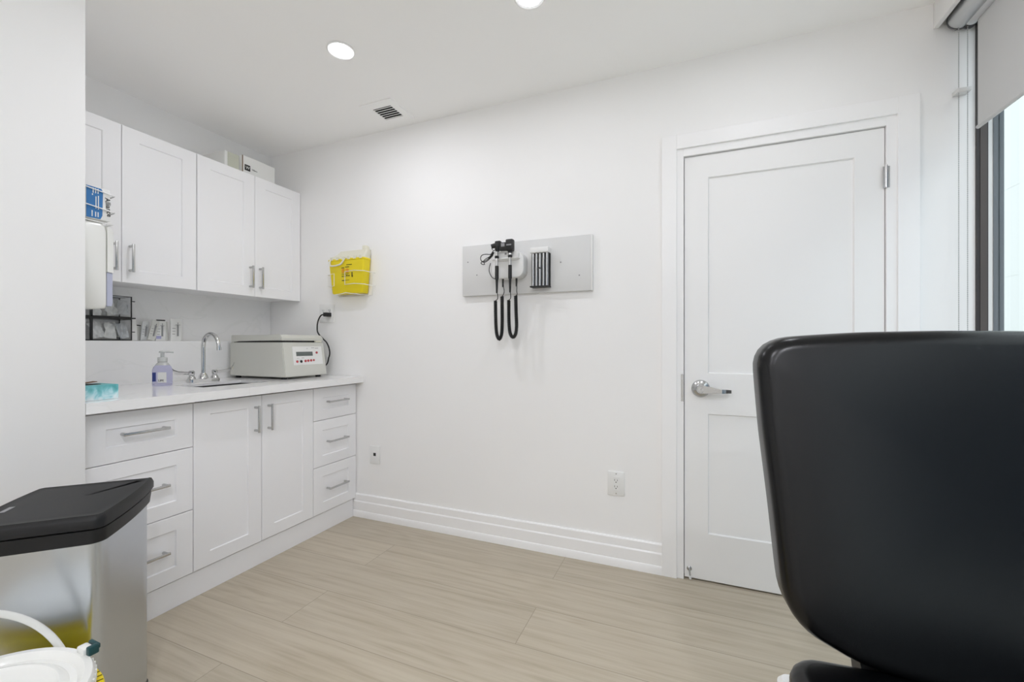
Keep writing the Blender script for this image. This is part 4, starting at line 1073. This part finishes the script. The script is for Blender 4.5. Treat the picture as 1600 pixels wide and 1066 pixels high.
# ax: across, ab: toward the back
def cw(x, y, z): return CH + ax*x + ab*y + Vector((0, 0, z))
chair = empty('exam_chair', (CH.x, CH.y, 0), 'black vinyl exam chair with tall rounded backrest in front of the door', 'chair')
rho = math.radians(10)
# backrest outline in its own plane (x across, h up the back)
HB, WB = 0.668, 0.665
P = []
half = WB/2
key = []
def arc(cx, cy, rx, ry, a0, a1, n):
    return [(cx + rx*math.cos(math.radians(a0 + (a1-a0)*k/n)), cy + ry*math.sin(math.radians(a0 + (a1-a0)*k/n))) for k in range(n+1)]
bot = [(-0.20, 0.022), (-0.12, 0.006), (0.0, 0.0), (0.12, 0.006), (0.20, 0.022)]
P += bot
P += arc(half-0.100-0.016, 0.143, 0.100, 0.108, -52, 0, 9)
P += [(half-0.010, 0.30), (half-0.002, 0.45)]
P += arc(half-0.075, HB-0.068, 0.075, 0.058, 0, 80, 9)
P += [(0.14, HB-0.002), (0.0, HB), (-0.14, HB-0.002)]
P += arc(-half+0.075, HB-0.068, 0.075, 0.058, 100, 180, 9)
P += [(-half+0.002, 0.45), (-half+0.010, 0.30)]
P += arc(-half+0.100+0.016, 0.143, 0.100, 0.108, 180, 232, 9)
# resample smoothly
def resample(P, n):
    P = [Vector(p) for p in P]; m_ = len(P); L = [0]
    for i in range(m_): L.append(L[-1] + (P[(i+1) % m_]-P[i]).length)
    out = []; i = 0
    for k in range(n):
        s = L[-1]*k/n
        while L[i+1] < s: i += 1
        f = (s-L[i])/(L[i+1]-L[i]); out.append(tuple(P[i].lerp(P[(i+1) % m_], f)))
    return out
def chaikin(P, it=2):
    for _ in range(it):
        Q = []
        for i in range(len(P)):
            a = P[i]; c = P[(i+1) % len(P)]
            Q += [(a[0]*.75+c[0]*.25, a[1]*.75+c[1]*.25), (a[0]*.25+c[0]*.75, a[1]*.25+c[1]*.75)]
        P = Q
    return P
P = [(x*(1 + 0.075*(h-0.36)), h) for x, h in resample(chaikin(resample(P, 60), 3), 140)]
BZ = 0.500
def bw(x, h, w):       # w: thickness, 0 at the rear face, 0.085 at the front
    y = 0.085 - w
    return cw(x, h*math.sin(rho) + y*math.cos(rho), BZ + h*math.cos(rho) - y*math.sin(rho)*0.0)
b = MB(); cushion(b, P, 0.085, 0.030, bw, dome=0.012, nr=7, back_r=0.02); b.build('backrest', M['vinyl'], chair, smooth=60)
# seat
S = resample(rr_outline(0.618, 0.560, (0.07, 0.07, 0.062, 0.062), 10, -0.004, 0.045-0.28), 110)
def sw(x, y, w): return cw(x, y, 0.424 + w)
b = MB(); cushion(b, S, 0.088, 0.030, sw, dome=0.006, nr=7, back_r=0.015); b.build('seat', M['vinyl'], chair, smooth=60)
# hinge bracket between seat and back
b = MB()
b.rings([[cw(xx, y, z) for y, z in ((0.030, 0.46), (0.09, 0.46), (0.12, 0.56), (0.098, 0.56))] for xx in (-0.172, 0.172)])
b.build('hinge_bracket', M['black'], chair)
b = MB(); Pb = rr_outline(0.612, 0.545, 0.022, 6, 0, -0.1575)
b.rings([[cw(x, y, z) for x, y in Q] for z, Q in ((0.30, offset(Pb, 0.012)), (0.315, Pb), (0.408, Pb), (0.417, offset(Pb, 0.008)))]); b.build('seat_housing', M['white'], chair, label='white plastic housing under the seat')
b = MB(); Pp = rr_outline(0.34, 0.40, 0.06, 6, 0, -0.14)
b.rings([[cw(x, y, z) for x, y in Q] for z, Q in ((0.09, Pp), (0.305, offset(Pp, 0.02)))]); b.build('pedestal', M['white'], chair)
b = MB(); Pf = rr_outline(0.50, 0.66, 0.08, 6, 0, -0.14)
b.rings([[cw(x, y, z) for x, y in Q] for z, Q in ((0.0008, Pf), (0.06, Pf), (0.092, offset(Pf, 0.03)))]); b.build('base_foot', M['white'], chair)

# ------------------------------------------------------------------ camera, world, view
cam = bpy.data.cameras.new('camera'); co = bpy.data.objects.new('camera', cam); COL.objects.link(co)
cam.sensor_width = 36.0; cam.lens = 672.0/1600*36; cam.shift_y = 5.0/1600
cam.clip_start = 0.02
co.location = (2.834, -2.239, 1.13); co.rotation_euler = (PI/2, 0, YAW)
SC.camera = co
w = bpy.data.worlds.new('sky'); SC.world = w; w.use_nodes = True
bg = w.node_tree.nodes['Background']
bg.inputs['Color'].default_value = (0.86, 0.94, 1.0, 1); bg.inputs['Strength'].default_value = 1.35
SC.view_settings.view_transform = 'Standard'; SC.view_settings.look = 'None'
SC.view_settings.gamma = 1.0; SC.view_settings.use_curve_mapping = False
SC.view_settings.exposure = 0.80
SC.cycles.max_bounces = 18; SC.cycles.diffuse_bounces = 14; SC.cycles.transparent_max_bounces = 16
SC.cycles.use_denoising = True
